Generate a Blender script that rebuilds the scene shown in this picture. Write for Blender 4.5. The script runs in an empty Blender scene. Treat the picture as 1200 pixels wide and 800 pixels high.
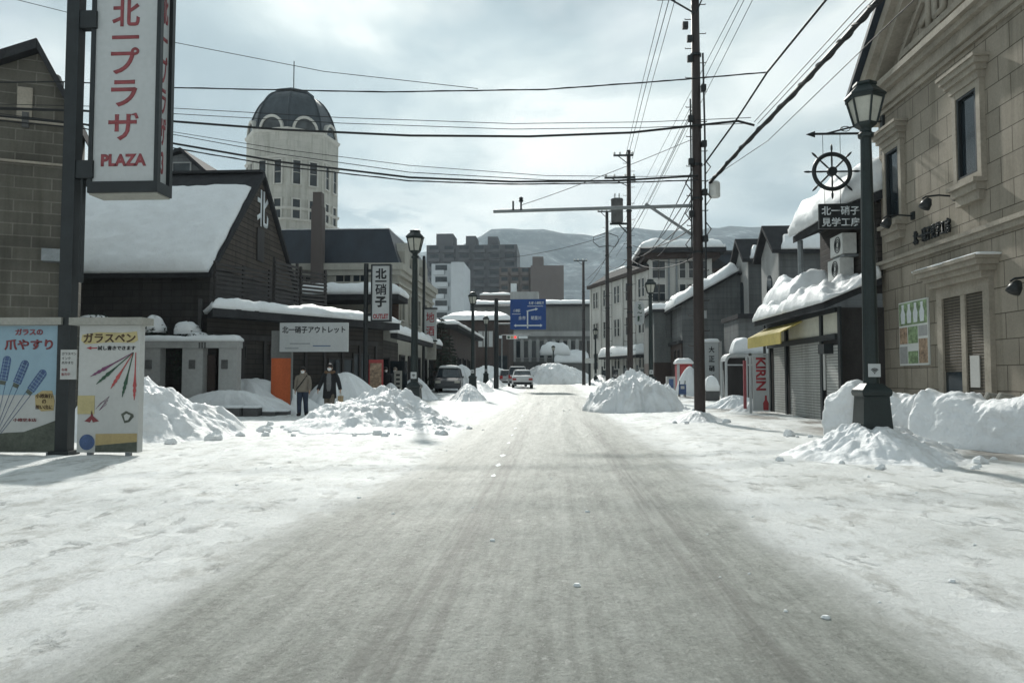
import bpy, bmesh, math, random
from mathutils import Vector, Matrix, Euler, noise
R = math.radians
rnd = random.Random(11)
S = bpy.context.scene
C = S.collection

# ---------------------------------------------------------------- camera
FPX = 890.0
CAM = Vector((0, 0, 1.35))
ROT = Euler((math.pi/2 + R(2.77), 0, R(3.2)))
cd = bpy.data.cameras.new('camera'); cam = bpy.data.objects.new('camera', cd); C.objects.link(cam)
cam.location = CAM; cam.rotation_euler = ROT
cd.sensor_width = 36; cd.lens = 36*FPX/1200; cd.clip_start = .05; cd.clip_end = 12000
S.camera = cam
CM = ROT.to_matrix()
# ---------------------------------------------------------------- exposure
S.view_settings.view_transform = 'Standard'; S.view_settings.look = 'None'
S.view_settings.exposure = 0.36; S.view_settings.gamma = 1
# ---------------------------------------------------------------- sun and sky
SUN_EL, SUN_AZ = 34.0, -12.0            # azimuth measured clockwise from +Y
sl = bpy.data.lights.new('sun', 'SUN'); sl.energy = 3.9; sl.angle = R(2.4); sl.color = (1, .975, .905)
so = bpy.data.objects.new('sun', sl); C.objects.link(so)
sd = Vector((math.sin(R(SUN_AZ))*math.cos(R(SUN_EL)), math.cos(R(SUN_AZ))*math.cos(R(SUN_EL)), math.sin(R(SUN_EL))))
so.rotation_euler = sd.to_track_quat('Z', 'Y').to_euler(); so.location = (0, 0, 60)
w = bpy.data.worlds.new('World'); S.world = w; w.use_nodes = True
nt = w.node_tree; N = nt.nodes; L = nt.links; N.clear()
sky = N.new('ShaderNodeTexSky'); sky.sky_type = 'NISHITA'; sky.sun_disc = False
sky.sun_elevation = R(SUN_EL); sky.sun_rotation = R(SUN_AZ); sky.air_density = 1.2; sky.dust_density = 1.5
bg1 = N.new('ShaderNodeBackground'); bg1.inputs[1].default_value = .085; L.new(sky.outputs[0], bg1.inputs[0])
tc = N.new('ShaderNodeTexCoord'); sep = N.new('ShaderNodeSeparateXYZ'); L.new(tc.outputs['Generated'], sep.inputs[0])
def wmath(op, a, b=None, c=None):
    n = N.new('ShaderNodeMath'); n.operation = op
    for i, v in enumerate((a, b, c)):
        if v is None: continue
        if isinstance(v, (int, float)): n.inputs[i].default_value = v
        else: L.new(v, n.inputs[i])
    return n.outputs[0]
den = wmath('ADD', wmath('MAXIMUM', sep.outputs[2], 0.0), .16)
comb = N.new('ShaderNodeCombineXYZ')
L.new(wmath('DIVIDE', sep.outputs[0], den), comb.inputs[0]); L.new(wmath('DIVIDE', sep.outputs[1], den), comb.inputs[1])
def wnoise(scale, detail, rough, off, dist=0):
    mp = N.new('ShaderNodeMapping'); mp.inputs['Location'].default_value = off; L.new(comb.outputs[0], mp.inputs[0])
    n = N.new('ShaderNodeTexNoise'); n.inputs['Scale'].default_value = scale; n.inputs['Detail'].default_value = detail
    n.inputs['Roughness'].default_value = rough; n.inputs['Distortion'].default_value = dist; L.new(mp.outputs[0], n.inputs['Vector'])
    return n.outputs[0]
def wramp(src, stops):
    r = N.new('ShaderNodeValToRGB'); cr = r.color_ramp
    while len(cr.elements) < len(stops): cr.elements.new(.5)
    for e, (p, c) in zip(cr.elements, stops): e.position = p; e.color = (*c, 1)
    L.new(src, r.inputs[0]); return r.outputs[0]
n1 = wnoise(1.5, 7, .5, (3.1, 7.7, 0), .25)
cl = wramp(n1, [(.36, (.255, .325, .36)), (.45, (.37, .445, .468)), (.53, (.52, .585, .585)), (.61, (.77, .81, .785))])
cov = wramp(wnoise(.9, 5, .55, (11.4, 2.3, 4), .2), [(.34, (.55, .55, .55)), (.50, (1, 1, 1))])
# a belt of bright cumulus low over the hills
n3 = wnoise(3.2, 6, .55, (1.2, 4.6, 2), .1)
band = wmath('MULTIPLY', wramp(sep.outputs[2], [(.18, (1, 1, 1)), (.27, (0, 0, 0))]), wramp(n3, [(.47, (0, 0, 0)), (.56, (1, 1, 1))]))
mx = N.new('ShaderNodeMixRGB'); L.new(band, mx.inputs[0]); L.new(cl, mx.inputs[1]); mx.inputs[2].default_value = (.82, .84, .80, 1)
# brighter where the sun stands behind the cloud
vm = N.new('ShaderNodeVectorMath'); vm.operation = 'DOT_PRODUCT'; L.new(tc.outputs['Generated'], vm.inputs[0]); vm.inputs[1].default_value = sd
glow = wmath('ADD', wmath('MULTIPLY', wmath('POWER', wmath('MAXIMUM', vm.outputs['Value'], 0.0), 7.0), .36), .86)
bg2 = N.new('ShaderNodeBackground'); L.new(glow, bg2.inputs[1]); L.new(mx.outputs[0], bg2.inputs[0])
ms = N.new('ShaderNodeMixShader'); L.new(cov, ms.inputs[0]); L.new(bg1.outputs[0], ms.inputs[1]); L.new(bg2.outputs[0], ms.inputs[2])
wo = N.new('ShaderNodeOutputWorld'); L.new(ms.outputs[0], wo.inputs[0])

# ---------------------------------------------------------------- measuring helpers
def ray(px, py): return CM @ Vector(((px-600)/FPX, (400-py)/FPX, -1))
def AY(px, py, Y): d = ray(px, py); return CAM + d*(Y/d.y)
def AX(px, py, X): d = ray(px, py); return CAM + d*(X/d.x)
def XA(px, Y): return AY(px, 443, Y).x
def ZA(py, Y, px=640): return AY(px, py, Y).z
def sst(a, b, x):
    t = max(0, min(1, (x-a)/(b-a))); return t*t*(3-2*t)
def nz(x, y, z=0): return noise.noise(Vector((x, y, z)))

# ---------------------------------------------------------------- materials
def newmat(name):
    m = bpy.data.materials.new(name); m.use_nodes = True
    return m, m.node_tree, m.node_tree.nodes['Principled BSDF']
def nd(t, kind, **kw):
    n = t.nodes.new(kind)
    for k, v in kw.items():
        if k in n.inputs: n.inputs[k].default_value = v
        else: setattr(n, k, v)
    return n
def ramp(t, src, stops):
    r = t.nodes.new('ShaderNodeValToRGB'); cr = r.color_ramp
    while len(cr.elements) < len(stops): cr.elements.new(.5)
    for e, (p, c) in zip(cr.elements, stops):
        e.position = p; e.color = (*(c if isinstance(c, (tuple, list)) else (c, c, c)), 1)
    t.links.new(src, r.inputs[0]); return r.outputs[0]
def mixc(t, fac, a, b, mode='MIX'):
    n = t.nodes.new('ShaderNodeMixRGB'); n.blend_type = mode
    for i, v in enumerate((fac, a, b)):
        if isinstance(v, (int, float)): n.inputs[i].default_value = v
        elif isinstance(v, (tuple, list)): n.inputs[i].default_value = (*v, 1)
        else: t.links.new(v, n.inputs[i])
    return n.outputs[0]
def objvec(t, scale=(1, 1, 1)):
    c = t.nodes.new('ShaderNodeTexCoord'); m = nd(t, 'ShaderNodeMapping'); m.inputs['Scale'].default_value = scale
    t.links.new(c.outputs['Object'], m.inputs[0]); return m.outputs[0]
def noi(t, vec, scale, detail=4, rough=.55):
    n = nd(t, 'ShaderNodeTexNoise', Scale=scale, Detail=detail, Roughness=rough); t.links.new(vec, n.inputs['Vector']); return n.outputs[0]
def bump(t, b, src, strength, dist):
    n = nd(t, 'ShaderNodeBump', Strength=strength, Distance=dist); t.links.new(src, n.inputs['Height'])
    t.links.new(n.outputs[0], b.inputs['Normal'])
def sc(c, k): return tuple(min(1, v*k) for v in c)
def plain(name, col, rough=.7, var=.25, scale=2.5, bmp=0, metal=0, spec=.35, streak=False):
    m, t, b = newmat(name)
    v = objvec(t, (1, 1, .25) if streak else (1, 1, 1))
    f = noi(t, v, scale, 6, .6)
    c = ramp(t, f, [(.3, sc(col, 1-var)), (.7, sc(col, 1+var))])
    f2 = noi(t, objvec(t), scale*9, 3)
    c = mixc(t, .25, c, ramp(t, f2, [(.35, sc(col, 1-var*1.5)), (.65, sc(col, 1+var))]))
    t.links.new(c, b.inputs['Base Color'])
    b.inputs['Roughness'].default_value = rough; b.inputs['Metallic'].default_value = metal; b.inputs['Specular IOR Level'].default_value = spec
    if bmp: bump(t, b, f2, .6, bmp)
    return m
def uvec(t, wob=0):
    """u = x + y, v = z: runs along any axis-aligned wall"""
    c = t.nodes.new('ShaderNodeTexCoord'); s = t.nodes.new('ShaderNodeSeparateXYZ'); t.links.new(c.outputs['Object'], s.inputs[0])
    a = nd(t, 'ShaderNodeMath', operation='ADD'); t.links.new(s.outputs[0], a.inputs[0]); t.links.new(s.outputs[1], a.inputs[1])
    k = t.nodes.new('ShaderNodeCombineXYZ'); t.links.new(a.outputs[0], k.inputs[0]); t.links.new(s.outputs[2], k.inputs[1])
    return k.outputs[0]
def masonry(name, c1, c2, mortar, bw, bh, ms=.015, rough=.85, dirt=.35, bmp=.012, off=.5):
    m, t, b = newmat(name)
    v = uvec(t)
    br = nd(t, 'ShaderNodeTexBrick', Scale=1.0)
    br.offset = off
    br.inputs['Brick Width'].default_value = bw; br.inputs['Row Height'].default_value = bh; br.inputs['Mortar Size'].default_value = ms
    br.inputs['Color1'].default_value = (*c1, 1); br.inputs['Color2'].default_value = (*c2, 1); br.inputs['Mortar'].default_value = (*mortar, 1)
    br.inputs['Mortar Smooth'].default_value = .3
    t.links.new(v, br.inputs['Vector'])
    o = objvec(t)
    g = noi(t, o, .55, 7, .65)
    c = mixc(t, 1, br.outputs[0], ramp(t, g, [(.3, (1-dirt, 1-dirt, 1-dirt)), (.68, (1.0, 1.0, 1.0))]), 'MULTIPLY')
    st = noi(t, objvec(t, (2.2, 2.2, .18)), 1.4, 5, .6)
    c = mixc(t, 1, c, ramp(t, st, [(.36, (.80, .80, .78)), (.52, (1, 1, 1))]), 'MULTIPLY')
    fine = noi(t, o, 16, 4, .7)
    c = mixc(t, 1, c, ramp(t, fine, [(.3, (.84, .84, .84)), (.7, (1, 1, 1))]), 'MULTIPLY')
    t.links.new(c, b.inputs['Base Color']); b.inputs['Roughness'].default_value = rough; b.inputs['Specular IOR Level'].default_value = .2
    hh = mixc(t, .35, br.outputs['Fac'], fine)
    inv = nd(t, 'ShaderNodeInvert'); t.links.new(hh, inv.inputs['Color'])
    bump(t, b, inv.outputs[0], .9, bmp)
    return m
def emis(name, col, k):
    m, t, b = newmat(name); b.inputs['Base Color'].default_value = (*col, 1)
    b.inputs['Emission Color'].default_value = (*col, 1); b.inputs['Emission Strength'].default_value = k; return m
def glassy(name, col, rough=.08):
    m, t, b = newmat(name)
    f = noi(t, objvec(t), 1.3, 2)
    t.links.new(ramp(t, f, [(.35, sc(col, .6)), (.65, sc(col, 1.3))]), b.inputs['Base Color'])
    b.inputs['Roughness'].default_value = rough; b.inputs['Specular IOR Level'].default_value = .5
    return m
def snowmat(name, col=(.80, .825, .84), dirty=0.0, crumb=.03, fine=.01):
    m, t, b = newmat(name)
    o = objvec(t)
    n1 = noi(t, o, 2.2, 8, .62); n2 = noi(t, o, 13, 6, .65)
    base = ramp(t, n1, [(.3, sc(col, .93)), (.7, col)])
    if dirty:
        d = noi(t, objvec(t, (1, 1, .6)), 1.7, 8, .7)
        base = mixc(t, ramp(t, d, [(.46, 0.0), (.66, dirty)]), base, (.40, .38, .34))
    t.links.new(base, b.inputs['Base Color']); b.inputs['Roughness'].default_value = .55; b.inputs['Specular IOR Level'].default_value = .3
    bp = nd(t, 'ShaderNodeBump', Strength=.8, Distance=crumb); t.links.new(n1, bp.inputs['Height'])
    b2 = nd(t, 'ShaderNodeBump', Strength=.8, Distance=fine); t.links.new(n2, b2.inputs['Height']); t.links.new(bp.outputs[0], b2.inputs['Normal'])
    t.links.new(b2.outputs[0], b.inputs['Normal'])
    return m
M = {}
M['snow'] = snowmat('snow', (.80, .825, .84), .10, .06, .02); M['snow_heap'] = snowmat('heaped snow', (.82, .84, .855), .30, .07, .022)
M['snow_cut'] = snowmat('cut snow', (.83, .85, .865), .14, .07, .025)
M['black'] = plain('black painted metal', (.018, .022, .024), .45, .3, 4)  # black lifted in the colour to stand in for windscreen veil
M['lamp_green'] = plain('blackish green paint', (.014, .022, .022), .42, .35, 3)
M['pole_steel'] = plain('dark brown pole', (.042, .032, .030), .6, .3, 3, streak=True)
M['pole_grey'] = plain('dull dark pole', (.05, .045, .045), .65, .3, 3, streak=True)
M['galv'] = plain('galvanised metal', (.22, .24, .25), .5, .25, 5, metal=.3)
M['wire'] = plain('wire rubber', (.012, .013, .014), .6, .2, 2)
M['grey_box'] = plain('grey enamel', (.58, .59, .57), .5, .2, 5)
M['timber'] = masonry('dark timber boards', (.054, .050, .048), (.076, .067, .061), (.024, .024, .024), 4.2, .19, .012, .75, .4, .02)  # board colours painted paler, with the windscreen veil included
M['barn_wall'] = masonry('dark weathered stone', (.058, .056, .057), (.078, .073, .071), (.034, .034, .035), .8, .27, .012, .85, .4, .012)  # stone colours raised to carry the hazy veil of the windscreen
M['dark_wood'] = plain('dark stained wood', (.038, .035, .035), .65, .35, 3, .003, streak=True)  # wood tone includes a painted lift for windscreen haze
M['gable_board'] = masonry('gable boards', (.075, .063, .054), (.105, .088, .074), (.03, .026, .024), 3.8, .24, .022, .75, .35, .02)
M['warehouse_stone'] = masonry('grey brown tuff blocks', (.125, .118, .101), (.165, .156, .132), (.23, .218, .19), .9, .33, .020, .9, .45, .012)
M['sand_stone'] = masonry('warm sandstone ashlar', (.322, .288, .236), (.37, .332, .274), (.125, .108, .083), .84, .54, .011, .88, .28, .02)
M['stone_trim'] = plain('sandstone trim', (.30, .272, .226), .85, .25, 1.6, .006)
M['tower_stone'] = masonry('cream tower stone', (.53, .525, .48), (.58, .572, .525), (.46, .455, .415), 1.2, .5, .01, .85, .2, .01)
M['tower_trim'] = plain('pale tower trim', (.50, .495, .46), .8, .15, 2)
M['dome'] = plain('dark slate dome', (.050, .062, .072), .55, .35, 2, streak=True)
M['roof_navy'] = plain('navy sheet roof', (.022, .030, .042), .5, .3, 1.4, streak=True)
M['roof_dark'] = plain('dark sheet roof', (.040, .041, .044), .85, .3, 2, spec=.1)  # sheet colour lightened to include the windscreen's veiling haze
M['cream'] = plain('cream plaster', (.36, .35, .31), .8, .18, 1.2, .004, streak=True)
M['brick'] = masonry('brown brick', (.13, .075, .055), (.16, .095, .07), (.12, .11, .10), .23, .075, .01, .9, .3, .005)
M['white_plaster'] = plain('white plaster', (.50, .495, .47), .8, .2, .8, .004, streak=True)
M['grey_plaster'] = plain('grey plaster', (.125, .135, .135), .85, .25, .7, .004, streak=True)
M['grey_light'] = plain('pale grey stone', (.34, .345, .34), .85, .2, .9, .004, streak=True)
M['shed_grey'] = masonry('grey cladding', (.165, .175, .178), (.19, .20, .205), (.11, .116, .12), 6, .4, .012, .75, .3, .01)
M['concrete'] = plain('concrete', (.17, .175, .17), .85, .2, 1.5, .004, streak=True)
M['brown_low'] = plain('red brown boards', (.050, .036, .032), .75, .3, 1.5, streak=True)
M['flat_dark'] = plain('dark tower block', (.085, .088, .095), .8, .15, .05)
M['flat_brown'] = plain('brown block', (.115, .098, .092), .8, .15, .08)
M['flat_white'] = plain('white block', (.42, .45, .47), .8, .12, .08)
M['glass'] = glassy('dark window glass', (.022, .030, .036))
M['glass_warm'] = glassy('window glass', (.05, .06, .065))
M['lamp_glass'] = plain('frosted lamp glass', (.42, .42, .37), .35, .15, 6)
M['sign_white'] = plain('aged white sign face', (.43, .45, .455), .45, .10, 1.2, streak=True)
M['panel_white'] = plain('white poster', (.46, .465, .45), .5, .08, 1.5)
M['cap_grey'] = plain('weathered beige cap', (.30, .295, .265), .7, .2, 2)
M['red_paint'] = plain('sign red', (.30, .038, .045), .5, .15, 4)
M['red_dull'] = plain('faded red', (.25, .06, .068), .55, .25, 4)
M['orange'] = plain('faded orange panel', (.46, .105, .035), .65, .25, 2, streak=True)
M['ink'] = plain('black lettering', (.015, .016, .018), .5, .1, 4)
M['brown_ink'] = plain('dark brown lettering', (.07, .04, .025), .5, .1, 4)
M['maroon'] = plain('maroon lettering', (.20, .045, .05), .5, .1, 4)
M['lilac'] = plain('violet print', (.16, .055, .12), .5, .3, 9)
M['dark_green'] = plain('dark green print', (.03, .075, .045), .5, .4, 9)
M['rose'] = plain('rose print', (.38, .07, .07), .5, .3, 9)
M['straw'] = plain('straw yellow print', (.46, .39, .20), .55, .18, 3)
M['ochre'] = plain('ochre print', (.40, .31, .15), .55, .18, 3)
M['blue_print'] = plain('blue print', (.06, .10, .21), .5, .35, 9)
M['sky_print'] = plain('sky blue print', (.25, .36, .43), .5, .10, .6)
M['scene_print'] = plain('dark landscape print', (.085, .095, .075), .55, .5, 2.5)
M['road_blue'] = plain('road sign blue', (.012, .055, .22), .4, .15, 2)
M['sign_mark'] = plain('reflective white', (.62, .66, .68), .4, .1, 2)
M['yellow'] = plain('yellow canvas', (.45, .37, .11), .7, .2, 2)
M['shutter'] = masonry('ribbed grey shutter', (.46, .47, .45), (.50, .51, .49), (.24, .24, .235), 9, .085, .014, .55, .2, .02)
M['shutter_dark'] = masonry('brown shutter', (.13, .115, .09), (.145, .125, .10), (.05, .045, .038), 9, .07, .014, .6, .2, .015)
M['beige_sign'] = plain('beige fascia', (.52, .51, .43), .6, .15, 2)
M['menu'] = plain('white board', (.62, .64, .62), .45, .06, 2)
M['menu_green'] = plain('leaf print', (.22, .30, .17), .5, .8, 7)
M['menu_food'] = plain('food print', (.33, .24, .17), .5, .8, 9)
M['tyre'] = plain('tyre rubber', (.015, .015, .016), .85, .2, 8)
M['rim'] = plain('alloy', (.32, .33, .34), .35, .2, 6, metal=.7)
M['stone_block'] = plain('dark stone', (.10, .10, .10), .85, .3, 3, .01)
M['bark'] = plain('bark', (.05, .04, .033), .9, .35, 5, .01)
M['needle'] = plain('conifer needles', (.022, .036, .026), .8, .5, 3)
M['skin'] = plain('skin', (.45, .28, .20), .55, .08, 12)
M['hair'] = plain('hair', (.014, .011, .010), .5, .2, 12)
M['mask'] = plain('white mask', (.72, .73, .73), .8, .05, 12)
M['eye'] = plain('dark eye', (.01, .01, .01), .3, .1, 8)
for k, c in dict(coat_beige=(.20, .175, .145), coat_black=(.014, .015, .018), denim=(.030, .040, .066), khaki=(.12, .105, .085), knit=(.13, .135, .14),
                 boot=(.014, .013, .013), bag_tan=(.32, .24, .14), fur=(.14, .085, .05)).items():
    M[k] = plain(k.replace('_', ' ') + ' cloth', c, .85, .3, 7, .004)
def carpaint(name, c, metal=.0):
    m = plain(name, c, .28, .05, 2, metal=metal, spec=.5); return m
M['car_white'] = carpaint('white car paint', (.62, .63, .63)); M['car_silver'] = carpaint('silver car paint', (.36, .37, .38), .4)
M['car_dark'] = carpaint('charcoal car paint', (.05, .053, .058))
M['tail'] = plain('red lamp lens', (.35, .02, .02), .3, .1, 6)
M['plate'] = plain('number plate', (.62, .63, .60), .5, .05, 6)

def ground_material():
    m, t, b = newmat('packed snow and ice')
    c = t.nodes.new('ShaderNodeTexCoord'); s = t.nodes.new('ShaderNodeSeparateXYZ'); t.links.new(c.outputs['Object'], s.inputs[0])
    def mth(op, a, bb=None):
        n = nd(t, 'ShaderNodeMath', operation=op)
        for i, v in enumerate((a, bb)):
            if v is None: continue
            if isinstance(v, (int, float)): n.inputs[i].default_value = v
            else: t.links.new(v, n.inputs[i])
        return n.outputs[0]
    o = c.outputs['Object']
    wob = noi(t, objvec(t, (.5, .12, 1)), 1.0, 5, .6)
    xx = mth('ADD', s.outputs[0], mth('MULTIPLY', mth('SUBTRACT', wob, .5), 1.5))
    ax = mth('ABSOLUTE', mth('ADD', xx, .18))
    lane = nd(t, 'ShaderNodeMapRange', interpolation_type='SMOOTHSTEP'); t.links.new(ax, lane.inputs[0])
    lane.inputs[1].default_value = 1.65; lane.inputs[2].default_value = 2.45; lane.inputs[3].default_value = 1; lane.inputs[4].default_value = 0
    # streaks along the driving direction
    st = noi(t, objvec(t, (1.9, .16, 1)), 1.2, 8, .66)
    st2 = noi(t, objvec(t, (4.5, 1.3, 1)), 1.7, 9, .74)
    spk = noi(t, objvec(t, (1, .6, 1)), 7, 10, .78)
    fs = noi(t, objvec(t, (11, .30, 1)), 1.3, 6, .6)
    ice = ramp(t, st, [(.36, (.225, .238, .212)), (.50, (.305, .320, .290)), (.64, (.415, .432, .402))])
    ice = mixc(t, .45, ice, ramp(t, st2, [(.38, (.205, .216, .192)), (.62, (.45, .468, .438))]))
    ice = mixc(t, .5, ice, mixc(t, 1, ice, ramp(t, fs, [(.38, (.76, .76, .75)), (.50, (1, 1, 1)), (.62, (1.15, 1.15, 1.15))]), 'MULTIPLY'))
    ice = mixc(t, ramp(t, spk, [(.58, 0.0), (.70, .8)]), ice, (.64, .65, .63))
    ice = mixc(t, ramp(t, noi(t, objvec(t, (1, .5, 1)), 3.3, 8, .7), [(.62, 0.0), (.74, .6)]), ice, (.16, .162, .145))
    big = noi(t, objvec(t, (.8, .4, 1)), .9, 9, .68)
    snow = ramp(t, big, [(.34, (.66, .675, .655)), (.48, (.79, .81, .80)), (.66, (.85, .87, .87))])
    sl2 = noi(t, objvec(t, (1, .5, 1)), 2.6, 10, .74)
    snow = mixc(t, ramp(t, sl2, [(.51, 0.0), (.63, .70)]), snow, (.43, .43, .40))
    # ruts beyond the lane
    fac = mth('MULTIPLY', lane.outputs[0], 1.0)
    edge = mth('ADD', fac, mth('MULTIPLY', mth('SUBTRACT', spk, .5), mth('MULTIPLY', mth('MULTIPLY', fac, mth('SUBTRACT', 1, fac)), 3.2)))
    edge = mth('MINIMUM', mth('MAXIMUM', edge, 0.0), 1.0)
    gr = noi(t, objvec(t, (1, .8, 1)), 26, 9, .82)
    ice = mixc(t, .55, ice, mixc(t, 1, ice, ramp(t, gr, [(.36, (.45, .45, .44)), (.5, (1, 1, 1)), (.62, (1.0, 1.0, 1.0))]), 'MULTIPLY'))
    ice = mixc(t, ramp(t, gr, [(.56, 0.0), (.66, .6)]), ice, (.66, .67, .65))
    snow = mixc(t, ramp(t, gr, [(.34, .55), (.46, 0.0)]), snow, (.50, .50, .475))
    col = mixc(t, edge, snow, ice)
    # two polished wheel tracks and the loose ridges they leave
    tx = mth('SUBTRACT', mth('ABSOLUTE', mth('ADD', mth('ADD', s.outputs[0], mth('MULTIPLY', mth('SUBTRACT', wob, .5), .55)), -.12)), .90)
    tk = nd(t, 'ShaderNodeMapRange', interpolation_type='SMOOTHSTEP'); t.links.new(mth('ABSOLUTE', tx), tk.inputs[0])
    tk.inputs[1].default_value = .06; tk.inputs[2].default_value = .26; tk.inputs[3].default_value = 1; tk.inputs[4].default_value = 0
    trk = mth('MULTIPLY', tk.outputs[0], ramp(t, fs, [(.40, 1.0), (.60, .3)]))
    col = mixc(t, mth('MULTIPLY', trk, .66), col, (.17, .173, .155))
    # bare wet patches on the pavement near the shops
    pv = noi(t, objvec(t, (.55, .28, 1)), .9, 6, .6)
    far = nd(t, 'ShaderNodeMapRange', interpolation_type='SMOOTHSTEP'); t.links.new(s.outputs[0], far.inputs[0])
    far.inputs[1].default_value = 5.3; far.inputs[2].default_value = 6.6
    patch = mth('MULTIPLY', ramp(t, pv, [(.49, 0.0), (.58, .85)]), far.outputs[0])
    col = mixc(t, patch, col, (.20, .18, .155))
    t.links.new(col, b.inputs['Base Color'])
    rr = mixc(t, edge, (.62, .62, .62), (.50, .50, .50)); t.links.new(rr, b.inputs['Roughness'])
    b.inputs['Specular IOR Level'].default_value = .28
    h1 = noi(t, objvec(t, (1, .6, 1)), 3.2, 8, .66)
    h2 = noi(t, objvec(t, (1.2, .8, 1)), 20, 9, .8)
    b1 = nd(t, 'ShaderNodeBump', Strength=1.0, Distance=.075); t.links.new(h1, b1.inputs['Height'])
    b2 = nd(t, 'ShaderNodeBump', Strength=1.0, Distance=.028); t.links.new(h2, b2.inputs['Height']); t.links.new(b1.outputs[0], b2.inputs['Normal'])
    vo = nd(t, 'ShaderNodeTexVoronoi', Scale=2.7); vo.inputs['Randomness'].default_value = 1
    wv = nd(t, 'ShaderNodeVectorMath', operation='ADD'); t.links.new(objvec(t, (1, .62, 1)), wv.inputs[0])
    cb = nd(t, 'ShaderNodeCombineXYZ'); t.links.new(h1, cb.inputs[0]); t.links.new(wob, cb.inputs[1]); t.links.new(cb.outputs[0], wv.inputs[1])
    t.links.new(wv.outputs[0], vo.inputs['Vector'])
    dent = mth('MULTIPLY', ramp(t, vo.outputs['Distance'], [(.10, 0.0), (.34, 1.0)]), mth('SUBTRACT', 1, mth('MULTIPLY', edge, .85)))
    b3 = nd(t, 'ShaderNodeBump', Strength=.6, Distance=.045); t.links.new(dent, b3.inputs['Height']); t.links.new(b2.outputs[0], b3.inputs['Normal'])
    t.links.new(b3.outputs[0], b.inputs['Normal'])
    return m
M['ground'] = ground_material()

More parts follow.
